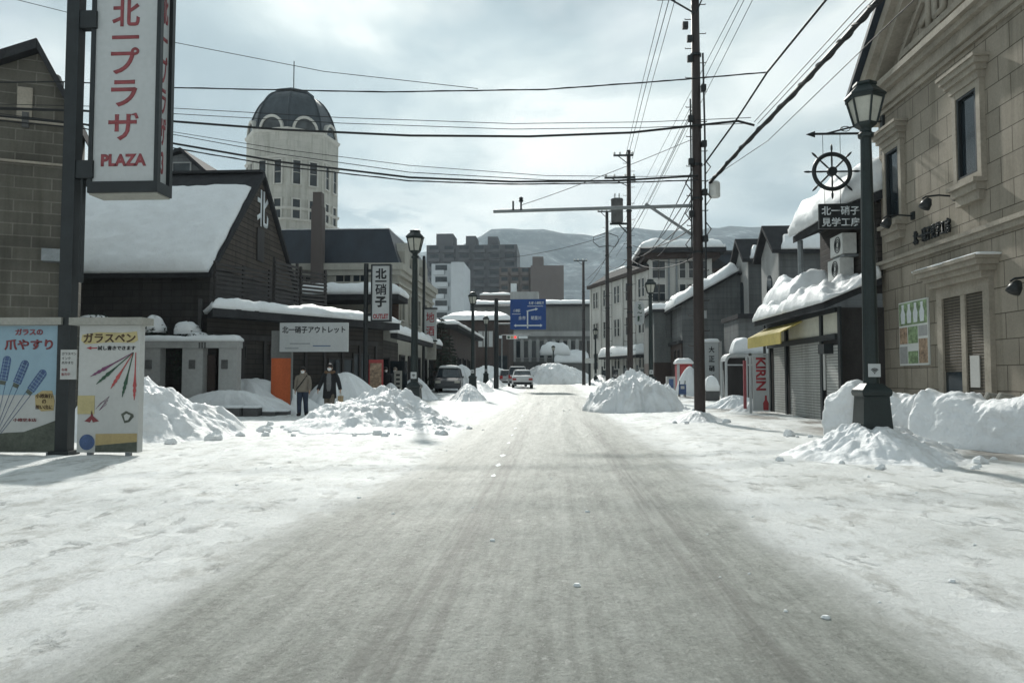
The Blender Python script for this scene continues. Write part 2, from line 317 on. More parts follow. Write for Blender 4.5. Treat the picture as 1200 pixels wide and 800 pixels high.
# ---------------------------------------------------------------- scene helpers
def tag(o, label=None, cat=None, group=None, kind=None):
    if label: o['label'] = label
    if cat: o['category'] = cat
    if group: o['group'] = group
    if kind: o['kind'] = kind
    return o
def thing(name, label, cat, loc=(0, 0, 0), rz=0, group=None):
    o = bpy.data.objects.new(name, None); C.objects.link(o); o.empty_display_size = .2
    o.location = loc; o.rotation_euler = (0, 0, rz)
    return tag(o, label, cat, group)
def lm(o):
    return Matrix.LocRotScale(o.location, o.rotation_euler, o.scale)
def wm(o):
    m = lm(o)
    while o.parent: o = o.parent; m = lm(o) @ m
    return m
def copy_tree(o, parent=None):
    c = o.copy(); C.objects.link(c)
    if parent: c.parent = parent
    for ch in list(o.children): copy_tree(ch, c)
    return c
class MB:
    """collects shapes and links them as one mesh object"""
    def __init__(s): s.b = bmesh.new()
    def hexa(s, p):
        v = [s.b.verts.new(q) for q in p]
        for f in ((3, 2, 1, 0), (4, 5, 6, 7), (0, 1, 5, 4), (1, 2, 6, 5), (2, 3, 7, 6), (3, 0, 4, 7)): s.b.faces.new([v[i] for i in f])
        return s
    def box(s, c, d, rz=0, ty=1, tx=1):
        x, y, z = d[0]/2, d[1]/2, d[2]/2
        m = Matrix.Translation(c) @ Matrix.Rotation(rz, 4, 'Z')
        return s.hexa([m @ Vector(q) for q in ((-x, -y, -z), (x, -y, -z), (x, y, -z), (-x, y, -z), (-x*tx, -y*ty, z), (x*tx, -y*ty, z), (x*tx, y*ty, z), (-x*tx, y*ty, z))])
    def span(s, a, b):
        return s.box([(a[i]+b[i])/2 for i in range(3)], [abs(a[i]-b[i]) for i in range(3)])
    def bar(s, a, b, wd, ht, up=(0, 0, 1)):
        a, b = Vector(a), Vector(b); d = (b-a).normalized(); u = Vector(up)
        if abs(d.dot(u)) > .97: u = Vector((1, 0, 0))
        r = d.cross(u).normalized()*wd/2; u = r.cross(d).normalized()*ht/2
        return s.hexa([a-r-u, a+r-u, b+r-u, b-r-u, a-r+u, a+r+u, b+r+u, b-r+u])
    def prism(s, pts, vec):
        vec = Vector(vec); a = [s.b.verts.new(p) for p in pts]; c = [s.b.verts.new(Vector(p)+vec) for p in pts]; n = len(a)
        s.b.faces.new(list(reversed(a))); s.b.faces.new(c)
        for i in range(n): s.b.faces.new((a[i], a[(i+1) % n], c[(i+1) % n], c[i]))
        return s
    def poly(s, pts): s.b.faces.new([s.b.verts.new(p) for p in pts]); return s
    def tube(s, pts, r, n=8, cap=True):
        pts = [Vector(p) for p in pts]; rs = r if isinstance(r, (list, tuple)) else [r]*len(pts); rings = []; ref = None
        for i, p in enumerate(pts):
            d = (pts[min(i+1, len(pts)-1)] - pts[max(i-1, 0)]).normalized()
            if ref is None: ref = Vector((0, 0, 1)) if abs(d.z) < .9 else Vector((1, 0, 0))
            a = d.cross(ref).normalized(); e = a.cross(d).normalized(); ref = e
            rings.append([s.b.verts.new(p + (a*math.cos(2*math.pi*k/n) + e*math.sin(2*math.pi*k/n))*rs[i]) for k in range(n)])
        for q, t in zip(rings, rings[1:]):
            for k in range(n): s.b.faces.new((q[k], q[(k+1) % n], t[(k+1) % n], t[k]))
        if cap: s.b.faces.new(list(reversed(rings[0]))); s.b.faces.new(rings[-1])
        return s
    def loft(s, rings, n=16, c=(0, 0, 0), power=1.0, rot=0):
        """rings: (z, rx, ry[, cx, cy])"""
        rr = []
        for q in rings:
            z, rx, ry = q[:3]; cx, cy = (q[3], q[4]) if len(q) > 3 else (0, 0); ring = []
            for k in range(n):
                a = 2*math.pi*k/n + rot; ca, sa = math.cos(a), math.sin(a)
                ca = math.copysign(abs(ca)**power, ca); sa = math.copysign(abs(sa)**power, sa)
                ring.append(s.b.verts.new((c[0]+cx+rx*ca, c[1]+cy+ry*sa, c[2]+z)))
            rr.append(ring)
        for a, b_ in zip(rr, rr[1:]):
            for k in range(n): s.b.faces.new((a[k], a[(k+1) % n], b_[(k+1) % n], b_[k]))
        s.b.faces.new(list(reversed(rr[0]))); s.b.faces.new(rr[-1])
        return s
    def xf(s, m): bmesh.ops.transform(s.b, matrix=m, verts=s.b.verts); return s
    def build(s, name, mat, parent=None, smooth=False, bev=0, local=False, label=None, seg=1):
        b = s.b
        if bev:
            ed = [e for e in b.edges if len(e.link_faces) == 2 and e.calc_face_angle(0) > .6]
            bmesh.ops.bevel(b, geom=ed, offset=bev, segments=seg, affect='EDGES', profile=.6)
        bmesh.ops.recalc_face_normals(b, faces=b.faces)
        me = bpy.data.meshes.new(name); b.to_mesh(me); b.free()
        if smooth: me.polygons.foreach_set('use_smooth', [True]*len(me.polygons))
        o = bpy.data.objects.new(name, me); C.objects.link(o)
        me.materials.append(M[mat] if isinstance(mat, str) else mat)
        if parent is not None:
            if not local: me.transform(wm(parent).inverted())
            o.parent = parent
        elif not local:
            vs = [v.co for v in me.vertices]
            cx = (min(v.x for v in vs)+max(v.x for v in vs))/2; cy = (min(v.y for v in vs)+max(v.y for v in vs))/2; cz = min(v.z for v in vs)
            me.transform(Matrix.Translation((-cx, -cy, -cz))); o.location = (cx, cy, cz)
        if label: o['label'] = label
        return o
def text(sx, w_, h_, c, rz, mat, parent, vertical=False, bold=0, depth=.008, roll=0, name='lettering', local=False, tight=1.0):
    cu = bpy.data.curves.new('t', 'FONT'); cu.body = '\n'.join(sx) if vertical else sx
    cu.align_x = 'CENTER'; cu.size = 1; cu.offset = bold; cu.space_line = tight; cu.resolution_u = 3
    ob = bpy.data.objects.new('t', cu); C.objects.link(ob)
    me = bpy.data.meshes.new_from_object(ob.evaluated_get(bpy.context.evaluated_depsgraph_get()))
    bpy.data.objects.remove(ob)
    b = bmesh.new(); b.from_mesh(me); bpy.data.meshes.remove(me)
    bmesh.ops.remove_doubles(b, verts=b.verts, dist=1e-4)
    xs = [v.co.x for v in b.verts]; ys = [v.co.y for v in b.verts]
    kx, ky = w_/max(1e-6, max(xs)-min(xs)), h_/max(1e-6, max(ys)-min(ys))
    if '一' == sx: ky = kx
    ox, oy = (max(xs)+min(xs))/2, (max(ys)+min(ys))/2
    r = bmesh.ops.extrude_face_region(b, geom=b.faces[:])
    for v in r['geom']:
        if isinstance(v, bmesh.types.BMVert): v.co.z += depth
    m = Matrix.Translation(c) @ Euler((math.pi/2, 0, rz)).to_matrix().to_4x4() @ Matrix.Rotation(roll, 4, 'Z')
    for v in b.verts: v.co = m @ Vector(((v.co.x-ox)*kx, (v.co.y-oy)*ky, v.co.z))
    q = MB(); q.b.free(); q.b = b
    return q.build(name, mat, parent, local=local)

# ---------------------------------------------------------------- terrain
def gz(x, y):
    b = .55*sst(26, 66, y)
    s = sst(2.3, 4.4, abs(x+.1))
    k = .10 if x > 0 else .05
    h = b + k*s*(1 if x > 0 else sst(16, 24, y) + .25)
    h += s*(.045*nz(x*.55, y*.4, 3) + .03*nz(x*1.6, y*1.1, 9)) + (1-s)*(.012*nz(x*2.6, y*.16, 5)) + .012*nz(x*3.5, y*2.4, 2)*(.3+s)
    # a low windrow thrown up by the plough
    h += .07*math.exp(-((abs(x+.1)-3.1-.35*nz(0, y*.3, 7))/.34)**2)*(.4+.9*max(0, nz(3, y*.5, 1)+.25))*sst(9, 17, y)
    return h
def lump(p, k=1.0):
    """crumbly detail of shovelled snow"""
    p = p + Vector((noise.noise(p*2.3), noise.noise(p*2.3+Vector((5, 2, 1))), 0))*.22
    d, _ = noise.voronoi(p*1.9); e, _ = noise.voronoi(p*4.6+Vector((3, 1, 7))); g, _ = noise.voronoi(p*10+Vector((1, 8, 2)))
    return k*(.40*(.42-d[0]) + .24*(.40-e[0]) + .10*(.4-g[0]) + .40*noise.noise(p*.95) + .05*noise.noise(p*14))
def snow_quad(p00, p10, p11, p01, th, parent, name='snow_cover', n=(26, 14), edge=.3, rough=.25, mat='snow', seed=0, over=.06, lk=.10):
    p00, p10, p11, p01 = map(Vector, (p00, p10, p11, p01))
    up = Vector((0, 0, 1)); q = MB(); b = q.b; nu, nv = n; LU = (p10-p00).length; LV = (p01-p00).length
    def base(u, v): return (p00*(1-u)+p10*u)*(1-v) + (p01*(1-u)+p11*u)*v
    top = []; bot = []
    for j in range(nv+1):
        rt, rb = [], []
        for i in range(nu+1):
            u, v = i/nu, j/nv
            u = .5-.5*math.cos(u*math.pi) if nu < 8 else u
            p = base(u, v)
            e = min(u*LU, (1-u)*LU, v*LV, (1-v)*LV)/edge
            pr = math.sqrt(max(0, 1-(1-min(1, e))**2))
            f = 1 + rough*(nz(p.x*.9+seed, p.y*.9, p.z*.9) + .5*nz(p.x*2.6, p.y*2.6+seed, p.z*2.6))
            h = th*(.28+.72*pr)*f
            h += lk*lump(Vector((p.x+seed, p.y, p.z)))*min(1, e*1.5+.25)*min(1, th*3)
            out = Vector((0, 0, 0))
            if i in (0, nu) or j in (0, nv):
                cdir = p-base(.5, .5); cdir.z = 0
                if cdir.length > 0: out = cdir.normalized()*over*(.5+1.2*nz(p.x*1.7+seed, p.y*1.7, 5))
            rt.append(b.verts.new(p+up*h+out)); rb.append(b.verts.new(p+out*.6-up*(.02)))
        top.append(rt); bot.append(rb)
    for j in range(nv):
        for i in range(nu):
            b.faces.new((top[j][i], top[j][i+1], top[j+1][i+1], top[j+1][i])); b.faces.new((bot[j][i], bot[j+1][i], bot[j+1][i+1], bot[j][i+1]))
    loop = [(0, i) for i in range(nu)] + [(j, nu) for j in range(nv)] + [(nv, i) for i in range(nu, 0, -1)] + [(j, 0) for j in range(nv, 0, -1)]
    for a, c in zip(loop, loop[1:]+loop[:1]):
        b.faces.new((top[a[0]][a[1]], bot[a[0]][a[1]], bot[c[0]][c[1]], top[c[0]][c[1]]))
    return q.build(name, mat, parent, smooth=True)
def heap(label, cx, cy, rx, ry, h, seed=0, lum=.3, power=1.25, rot=0, group=None, nr=60, na=190, mat='snow_heap', skew=(0, 0), tp=1.55, name='snow_heap', cat='snow heap'):
    q = MB(); b = q.b; rings = []; cr, sr = math.cos(rot), math.sin(rot)
    for i in range(nr+1):
        t = i/nr; ring = []
        for k in range(na):
            a = 2*math.pi*k/na
            ed = 1+.22*nz(math.cos(a)*1.3+seed, math.sin(a)*1.3, seed)+.13*nz(math.cos(a)*4, math.sin(a)*4+seed, 1)+.06*nz(math.cos(a)*11, math.sin(a)*11+seed, 3)
            lx, ly = rx*t*ed*math.cos(a), ry*t*ed*math.sin(a)
            lx += skew[0]*(1-t); ly += skew[1]*(1-t)
            x, y = cx+lx*cr-ly*sr, cy+lx*sr+ly*cr
            pr = (1-t**tp)**power if t < 1 else 0
            p = Vector((x+seed*7, y, seed))
            wv = min(1, (1-t)*6)
            z = gz(x, y)-.06*(t > .985)-.02 + h*pr + wv*lum*lump(p)*min(1, .30+pr*1.3)
            ring.append(b.verts.new((x, y, z)))
            if i == 0: break
        rings.append(ring)
    c0 = rings[0][0]
    for k in range(na): b.faces.new((c0, rings[1][k], rings[1][(k+1) % na]))
    for q1, q2 in zip(rings[1:], rings[2:]):
        for k in range(na): b.faces.new((q1[k], q2[k], q2[(k+1) % na], q1[(k+1) % na]))
    o = q.build(name, mat, smooth=True)
    return tag(o, label, cat, group)
def bank(label, a, b_, wd, ht, seed=0, p=3.0, disp=.34, group=None, name='snow_bank'):
    """a cut, steep-sided bank of piled snow from a to b"""
    a, b_ = Vector((a[0], a[1], 0)), Vector((b_[0], b_[1], 0)); d = b_-a; Ln = d.length; d.normalize(); sdir = Vector((d.y, -d.x, 0))
    nu, nv = max(40, int(Ln*30)), 70; q = MB(); bm = q.b; rows = []
    for i in range(nu+1):
        u = i/nu*2-1; eu = max(.02, (1-abs(u)**7))**(1/5); row = []
        c = a + d*(Ln*i/nu); g = gz(c.x, c.y)-.05
        hh = ht*(1+.30*nz(Ln*i/nu*.9, seed, 4)+.14*nz(Ln*i/nu*2.7, seed, 9)) * (.35+.65*eu)
        for j in range(nv+1):
            th = math.pi*j/nv; cx, sz = math.cos(th), math.sin(th)
            ox = math.copysign(abs(cx)**(2/p), cx)*wd/2*(.45+.55*eu)*(1-.16*sz); oz = abs(sz)**(2/p)*hh
            pt = c + sdir*ox + Vector((0, 0, g+oz)); nrm = (sdir*cx + Vector((0, 0, sz)) + d*u**9).normalized()
            k = lump(pt+Vector((seed*3, 0, seed)))
            pt = pt + nrm*disp*k*min(1, sz*3+.3)
            row.append(bm.verts.new(pt))
        rows.append(row)
    for r1, r2 in zip(rows, rows[1:]):
        for j in range(nv): bm.faces.new((r1[j], r1[j+1], r2[j+1], r2[j]))
    bm.faces.new(rows[0]); bm.faces.new(list(reversed(rows[-1])))
    return tag(q.build(name, 'snow_cut', smooth=True), label, 'snow bank', group)
def sheet(name, xs, ys, f=gz, kind='structure', mat='ground', skirt=0):
    b = bmesh.new(); vs = [[b.verts.new((x, y, f(x, y))) for x in xs] for y in ys]
    for r1, r2 in zip(vs, vs[1:]):
        for i in range(len(xs)-1): b.faces.new((r1[i], r1[i+1], r2[i+1], r2[i]))
    me = bpy.data.meshes.new(name); b.to_mesh(me); b.free(); me.polygons.foreach_set('use_smooth', [True]*len(me.polygons))
    o = bpy.data.objects.new(name, me); C.objects.link(o); me.materials.append(M[mat]); o['kind'] = kind
    return o
def frange(a, b, n): return [a+(b-a)*i/n for i in range(n+1)]
ys = frange(-14, 1.6, 26)
y = 1.6
while y < 170: y *= 1.0155; ys.append(y)
sheet('road', frange(-3.9, 3.7, 120), ys)
sheet('pavement', sorted(frange(-14, -3.9, 110)+[-60, -50, -42, -36, -31, -27, -24, -21, -19, -17.5, -16, -15]), ys)
sheet('pavement', sorted(frange(3.7, 11, 90)+[12, 13, 15, 17, 20, 24, 28, 33, 40, 50, 60]), ys)
def far_ground(x, y): return -.35 if (abs(x) < 75 and y < 185) else .45 - (0 if y < 400 else 6*sst(400, 900, y))
sheet('ground', [-4000, -1500, -600, -200, -100, -70, -40, 0, 40, 70, 100, 200, 600, 1500, 4000], [-800, -200, -60, 0, 80, 150, 180, 190, 260, 400, 600, 900, 1500, 4000], far_ground, mat='snow')

# worn remains of the centre line
q = MB()
for i, (px, py, l) in enumerate(((612, 487, .9), (609, 493, .8), (604, 502, .8), (600, 510, .6), (596, 519, .5), (589, 534, .5), (584, 545, .5), (578, 558, .3))):
    p = CAM + ray(px, py)*(-1.35/ray(px, py).z)
    n = 7; L_, R_ = [], []
    for k in range(n+1):
        yy = p.y-l/2+l*k/n+.3*nz(i*2.2, 1, 1); wd = .055*(1+.9*nz(yy*5, i*3.1, 1))
        xx = p.x + (yy-p.y)*-.004
        wd *= .6*max(.05, 1-abs(2*k/n-1)**2+.3*nz(yy*9, i, 2))
        L_.append((xx-wd, yy, gz(xx, yy)+.005)); R_.append((xx+wd, yy, gz(xx, yy)+.005))
    for k in range(n): q.poly([L_[k], R_[k], R_[k+1], L_[k+1]])
tag(q.build('road_marking', 'sign_mark'), kind='structure')

# wooded hills across the end of the town
def hills():
    prof = [(-2600, 150), (-700, 185), (-200, 300), (300, 305), (430, 302), (520, 290), (590, 279), (640, 279), (690, 284), (735, 270), (770, 273), (800, 271), (830, 266), (860, 262), (900, 264),
            (945, 262), (1010, 275), (1100, 258), (1300, 235), (1800, 260), (3200, 300)]
    Y0, Y1 = 1150, 2700
    def top(px):
        for (a, b), (c, d) in zip(prof, prof[1:]):
            if a <= px <= c: t = (px-a)/(c-a); t = t*t*(3-2*t); return b+(d-b)*t
        return prof[-1][1]
    b = bmesh.new(); rows = []
    pxs = frange(-1400, 2600, 330); nv = 46
    for j in range(nv+1):
        v = j/nv; Y = Y0+(Y1-Y0)*v; row = []
        for px in pxs:
            pt = AY(px, top(px), 2300); x = pt.x*(.72+.28*v)*1.05; x = pt.x*(Y/2300)
            H = pt.z*1.0
            sh = sst(-.1, .74, v)*(1 if v < .74 else 1-.35*sst(.74, 1, v))
            rg = noise.ridged_multi_fractal(Vector((x/620, Y/620, 1.7)), 1.0, 2.1, 6, 1.0, 2.0)
            z = H*sh*(.90+.10*v) + (rg-1.1)*62*sst(.02, .4, v)*(1-.75*sst(.55, .74, v)) + 8*nz(x/60, Y/60, 3)
            row.append(b.verts.new((x, Y, z-25*(1-sst(0, .1, v)))))
        rows.append(row)
    for r1, r2 in zip(rows, rows[1:]):
        for i in range(len(pxs)-1): b.faces.new((r1[i], r1[i+1], r2[i+1], r2[i]))
    me = bpy.data.meshes.new('hills'); b.to_mesh(me); b.free(); me.polygons.foreach_set('use_smooth', [True]*len(me.polygons))
    o = bpy.data.objects.new('hills', me); C.objects.link(o); o['kind'] = 'structure'
    m, t, bb = newmat('snowy wooded slope')
    f = noi(t, objvec(t, (1, 1, .6)), .0075, 9, .66); g = noi(t, objvec(t, (1, 1, .8)), .035, 8, .72)
    mixf = mixc(t, .55, f, g)
    cc = ramp(t, mixf, [(.42, (.030, .042, .052)), (.51, (.070, .088, .10)), (.575, (.15, .185, .21)), (.66, (.44, .48, .51))])
    t.links.new(cc, bb.inputs['Base Color']); bb.inputs['Roughness'].default_value = 1; bb.inputs['Specular IOR Level'].default_value = .05
    me.materials.append(m)
hills()
# ================================================================ buildings
def window(par, c, rz, w_, h_, dep=.1, fw=.08, frame='stone_trim', glass='glass', mull=0, trans=0, sill=0, local=False):
    """a framed window: part `window` with a `pane` sub-part; c is the centre on the wall face, rz turns it from facing -Y"""
    m = Matrix.Translation(c) @ Matrix.Rotation(rz, 4, 'Z')
    q = MB()
    for s in (-1, 1): q.box((s*(w_/2+fw/2-.002), -dep/2+.01, 0), (fw, dep+.02, h_+2*fw))
    for s in (-1, 1): q.box((0, -dep/2+.012, s*(h_/2+fw/2)), (w_, dep+.014, fw-.004))
    for k in range(mull): q.box((-w_/2+w_*(k+1)/(mull+1), -dep*.3, 0), (.045, dep*.5, h_))
    for k in range(trans): q.box((0, -dep*.28, -h_/2+h_*(k+1)/(trans+1)), (w_, dep*.45, .045))
    q.xf(m); o = q.build('window', frame, par, local=local)
    g = MB().box((0, -.012, 0), (w_-.004, .02, h_-.004)).xf(m).build('pane', glass, o, local=local)
    if sill:
        MB().box((0, -(dep+sill)/2, -h_/2-fw-.06), (w_+2*fw+.16, dep+sill, .10)).xf(m).build('sill', frame, o, bev=.012, local=local)
    return o
def gable_shell(x0, x1, ya, yb, z0, ze, zr, axis='X'):
    """closed walls with gables; axis = ridge direction"""
    q = MB()
    if axis == 'X':
        ym = (ya+yb)/2
        q.prism([(x0, ya, z0), (x0, yb, z0), (x0, yb, ze), (x0, ym, zr), (x0, ya, ze)], (x1-x0, 0, 0))
    else:
        xm = (x0+x1)/2
        q.prism([(x0, ya, z0), (x1, ya, z0), (x1, ya, ze), (xm, ya, zr), (x0, ya, ze)], (0, yb-ya, 0))
    return q
def roof_slabs(q, x0, x1, ya, yb, ze, zr, axis='X', th=.16, ov=.35, gov=.3):
    if axis == 'X':
        ym = (ya+yb)/2; sl = (zr-ze)/(ym-ya)
        for s, ye in ((-1, ya), (1, yb)):
            a = (x0-gov, ye+s*ov, ze-sl*ov+.03); b = (x0-gov, ym, zr+.03)
            q.prism([a, b, (b[0], b[1], b[2]+th), (a[0], a[1], a[2]+th)], (x1-x0+2*gov, 0, 0))
    else:
        xm = (x0+x1)/2; sl = (zr-ze)/(xm-x0)
        for s, xe in ((-1, x0), (1, x1)):
            a = (xe+s*ov, ya-gov, ze-sl*ov+.03); b = (xm, ya-gov, zr+.03)
            q.prism([a, b, (b[0], b[1], b[2]+th), (a[0], a[1], a[2]+th)], (0, yb-ya+2*gov, 0))
    return q

# ---- stone warehouse at the far left: cross gable in front of a long roof
c0 = AY(80, 300, 20.5); ang = math.atan2(1, 2.1)
t = thing('stone_warehouse', 'grey brown stone warehouse with a steep gable behind the tall plaza sign', 'warehouse', (c0.x, c0.y, 0), ang)
Wg = 6.2; ze, zr = ZA(134, 20.5, 84), AY(45, 50, 20.1).z-.3; xa = -.86
q = MB().prism([(-Wg, 0, -.3), (0, 0, -.3), (0, 0, ze), (xa, 0, zr), (-Wg, 0, zr-2.9)], (0, 2.6, 0)); q.span((-14, 2.61, -.3), (-1.7, 9, zr-.9)); q.build('wall', 'warehouse_stone', t, local=True)
rf = MB(); rf.prism([(xa, -.35, zr+.02), (xa, -.35, zr+.30), (.25, -.35, ze-.2), (.25, -.35, ze-.5)], (0, 3.0, 0))
rf.prism([(xa-.01, -.35, zr+.02), (xa-.01, -.35, zr+.30), (-Wg-.4, -.35, zr-2.85), (-Wg-.4, -.35, zr-3.15)], (0, 3.0, 0))
rf.prism([(-14, 3, ze-.5), (xa, 3, ze-.5), (xa-.02, 4.4, zr+.34), (-14, 4.4, zr+.34)], (0, .25, 0))
rfo = rf.build('roof', 'roof_dark', t, local=True)
MB().loft([(0, .18, .18), (.22, .19, .19), (.25, .24, .24), (.5, .24, .24), (.54, .19, .19), (.68, .15, .15), (.72, .1, .1)], 10, (xa-.25, 4.2, zr+.2)).build('chimney', 'stone_block', rfo, local=True)
MB().box((-.35, -.16, ZA(294, 20.2)), (.5, .32, .34)).build('vent_hood', 'galv', t, bev=.03, local=True)
q = MB().box((-1.15, -.03, ZA(108, 20)), (.36, .08, .85)); q.build('gable_panel', 'stone_trim', t, local=True)
MB().box((-1.12, -.05, ZA(129, 20)), (.16, .10, .42)).build('vent', 'stone_block', t, local=True)
q = MB()
for z in (ze-.35, ze-1.5): q.box((-3.1+.0, -.03, z), (6.1, .1, .06))
q.build('string_course', 'stone_trim', t, local=True)
MB().tube([(-.12, -.08, .3), (-.12, -.08, ze-.8)], .06, 8).build('downpipe', 'black', t, local=True)

# ---- dark barn with a big snowed-up roof
XB = -13.6; yA, yB = AX(247, 310, XB).y, AX(345, 310, XB).y; yM = (yA+yB)/2; zE = ZA(314, yA, 247); zR = AX(304, 197, XB).z-.42
t = thing('dark_barn', 'large dark barn with thick snow on its long roof and a boarded gable', 'barn', (-20, yM, 0))
gable_shell(-36, XB-.02, yA, yB, -.2, zE, zR).build('wall', 'barn_wall', t)
q = MB().prism([(XB, yA+.05, zE+.05), (XB, yB-.05, zE+.05), (XB, yM, zR-.02)], (.07, 0, 0)); q.build('gable', 'gable_board', t)
rf = roof_slabs(MB(), -36, XB, yA, yB, zE, zR, 'X', .2, .45, .25).build('roof', 'roof_dark', t)
sl = (zR-zE)/(yM-yA); zo = .28
def barn_pt(x, k): return (x, yA-.5+(yM-yA+.5)*k, zE-.5*sl+((yM-yA)+.5)*sl*k+zo)
snow_quad(barn_pt(-36, 0), barn_pt(XB+.12, -.0), barn_pt(XB+.0, .80), barn_pt(-36, .84), .34, rf, n=(110, 44), edge=.5, rough=.3, seed=4, over=.07, lk=.16)
q = MB().box((XB-12.1, yM, zR+.24), (24.5, .5, .12)); q.build('ridge_cap', 'roof_dark', rf)
text('北', 1.35, 1.7, AX(308, 245, XB+.1), math.pi/2, 'sign_mark', t, name='emblem', bold=.02)
MB().span((XB+.08, yM-.45, zE+1.0), (XB+.13, yM+.35, zE+2.5)).build('gable_door', 'dark_wood', t)
MB().box((XB-.35, yA-.06, 2.2), (.14, .14, zE*.8)).build('corner_post', 'stone_block', t)
# small gabled hall behind the barn
p = AY(238, 179, 46)
t = thing('gabled_hall', 'small grey gabled house showing above the ridge of the dark barn', 'house', (p.x-2.5, 48, 0))
gx0, gx1 = XA(140, 46), XA(243, 46); zt = ZA(178, 46, 230)
q = MB().prism([(gx1-4.2, 46, 0), (gx1-.2, 46, 0), (gx1-.2, 46, zt-1.6), (gx1-1.9, 46, zt-.1), (gx1-4.2, 46, zt-.7)], (0, 8, 0)); q.build('wall', 'shed_grey', t)
q = MB(); q.prism([(gx1-1.9, 45.7, zt), (gx1-1.9, 45.7, zt+.22), (gx1+.35, 45.7, zt-1.75), (gx1+.35, 45.7, zt-2.0)], (0, 8.6, 0))
q.prism([(gx1-1.9, 45.7, zt), (gx1-1.9, 45.7, zt+.22), (gx1-5, 45.7, zt-.75), (gx1-5, 45.7, zt-1.0)], (0, 8.6, 0)); q.build('roof', 'roof_dark', t)
window(t, (XA(208, 46), 46, ZA(200, 46, 208)), 0, 1.1, .9, .08, .08, 'grey_light', 'glass_warm')

# ---- single-storey shop wing with flat snowy roof set at an angle in front of the barn
a = AY(243, 352, 27.0); b_ = AY(427, 368, 33.6); dv = Vector((b_.x-a.x, b_.y-a.y, 0)); Lw = dv.length; dv.normalize(); nv_ = Vector((dv.y, -dv.x, 0))
ang = math.atan2(dv.y, dv.x); zt = 4.05
t = thing('shop_wing', 'low dark timber shop with a slab of snow along its flat roof', 'shop', (a.x, a.y, 0), ang)
foot = [Vector((0, 0)), Vector((Lw+1.2, 0))]+[Vector((dv.x*(px_-a.x)+dv.y*(py_-a.y), -dv.y*(px_-a.x)+dv.x*(py_-a.y))) for px_, py_ in ((XB+.1, b_.y+4.5), (XB+.1, a.y+2.2))]
MB().prism([(p_.x, p_.y, -.3) for p_ in foot], (0, 0, zt-.2)).build('wall', 'timber', t, local=True)
fr_ = [(-.25, -.75), (Lw+1.5, -.75), (foot[2].x+.2, foot[2].y), (foot[3].x-.2, foot[3].y)]
rf = MB().prism([(u_, v_, zt-.49) for u_, v_ in fr_], (0, 0, .32)).build('roof', 'roof_dark', t, local=True, bev=.02)
m = lm(t)
snow_quad(*[m @ Vector((u_, v_, zt-.17)) for u_, v_ in fr_], .42, rf, n=(80, 16), edge=.4, rough=.35, seed=9, over=.2)
q = MB()
for k in range(9): q.box((.5+k*1.0, -.03, 1.5), (.12, .1, 3.0))
q.box((Lw/2+.5, -.035, 2.9), (Lw+.6, .085, .2)); q.build('frame', 'dark_wood', t, local=True)
for k, (u, z, ww, hh) in enumerate(((1.3, 2.35, .62, .42), (3.1, 2.35, .6, .45), (6.4, 1.3, 1.3, 1.7), (7.6, 1.3, .9, 2.2))):
    window(t, (u, 0, z), 0, ww, hh, .07, .06, 'dark_wood', 'glass_warm' if k < 2 else 'glass', 1 if k == 2 else 0, local=True)
# slatted screens on that roof
def screen(label, p0, p1, z0, z1):
    p0, p1 = Vector(p0), Vector(p1); d = (p1-p0); Ls = d.length; an = math.atan2(d.y, d.x)
    s = thing('slatted_screen', label, 'screen', (p0.x, p0.y, z0), an)
    q = MB(); n = int((z1-z0)/.17)
    for k in range(n): q.box((Ls/2, 0, .08+k*.17), (Ls, .04, .10))
    q.build('slats', 'dark_wood', s, local=True)
    for k in range(int(Ls/1.1)+1): MB().box((.05+k*(Ls-.1)/max(1, int(Ls/1.1)), .07, (z1-z0)/2), (.1, .1, z1-z0)).build('post', 'dark_wood', s, local=True)
zs = zt-.2
screen('wide dark slatted timber screen below the boarded barn gable', AY(252, 340, 27.6), AY(318, 340, 30.2), zs, ZA(307, 28, 280))
screen('second dark slatted screen, lower, beside the chimneyed roof', AY(322, 345, 30.6), AY(350, 345, 32.4), zs, ZA(303, 31, 340))
screen('smallest slatted screen, next to the cream cornice wall', AY(352, 345, 33.5), AY(383, 345, 34.6), zs, ZA(314, 34, 370))

# ---- octagonal tower
yT = 66; ct = AY(340, 400, yT); rT = 3.98
def oct_ring(r, z, rot=R(-90+13)): return [(ct.x+r*math.cos(rot+k*math.pi/4), ct.y+r*math.sin(rot+k*math.pi/4), z) for k in range(8)]
zc = ZA(188, yT, 340); zd = ZA(166, yT, 340); ztop = ZA(113, yT, 340)
t = thing('clock_tower', 'cream octagonal stone tower with a dark ribbed dome and thin mast', 'tower', (ct.x, ct.y, 0))
def octa(prof): 
    q = MB(); rings = [[q.b.verts.new(p) for p in oct_ring(r, z)] for r, z in prof]
    for r1, r2 in zip(rings, rings[1:]):
        for k in range(8): q.b.faces.new((r1[k], r1[(k+1) % 8], r2[(k+1) % 8], r2[k]))
    q.b.faces.new(list(reversed(rings[0]))); q.b.faces.new(rings[-1]); return q
octa([(rT, 0), (rT, zc-1.2), (rT, zd-.3)]).build('wall', 'tower_stone', t)
for zz, e, h in ((zd-.3, .12, .3), (zc-.9, .10, .22), (zc-5.3, .12, .25), (ZA(265, yT)-.0, .12, .2)):
    octa([(rT+.01, zz-.0), (rT+e, zz+h*.35), (rT+e+.06, zz+h)]).build('cornice', 'tower_trim', t)
dp = []
Hd = ztop-zd
for k in range(11):
    u = k/10; dp.append((rT*.96*(1-.58*u**1.55), zd+Hd*(math.sin(u*math.pi/2*.96)/math.sin(math.pi/2*.96))*.96))
dm = octa(dp).build('dome', 'dome', t)
q = MB()
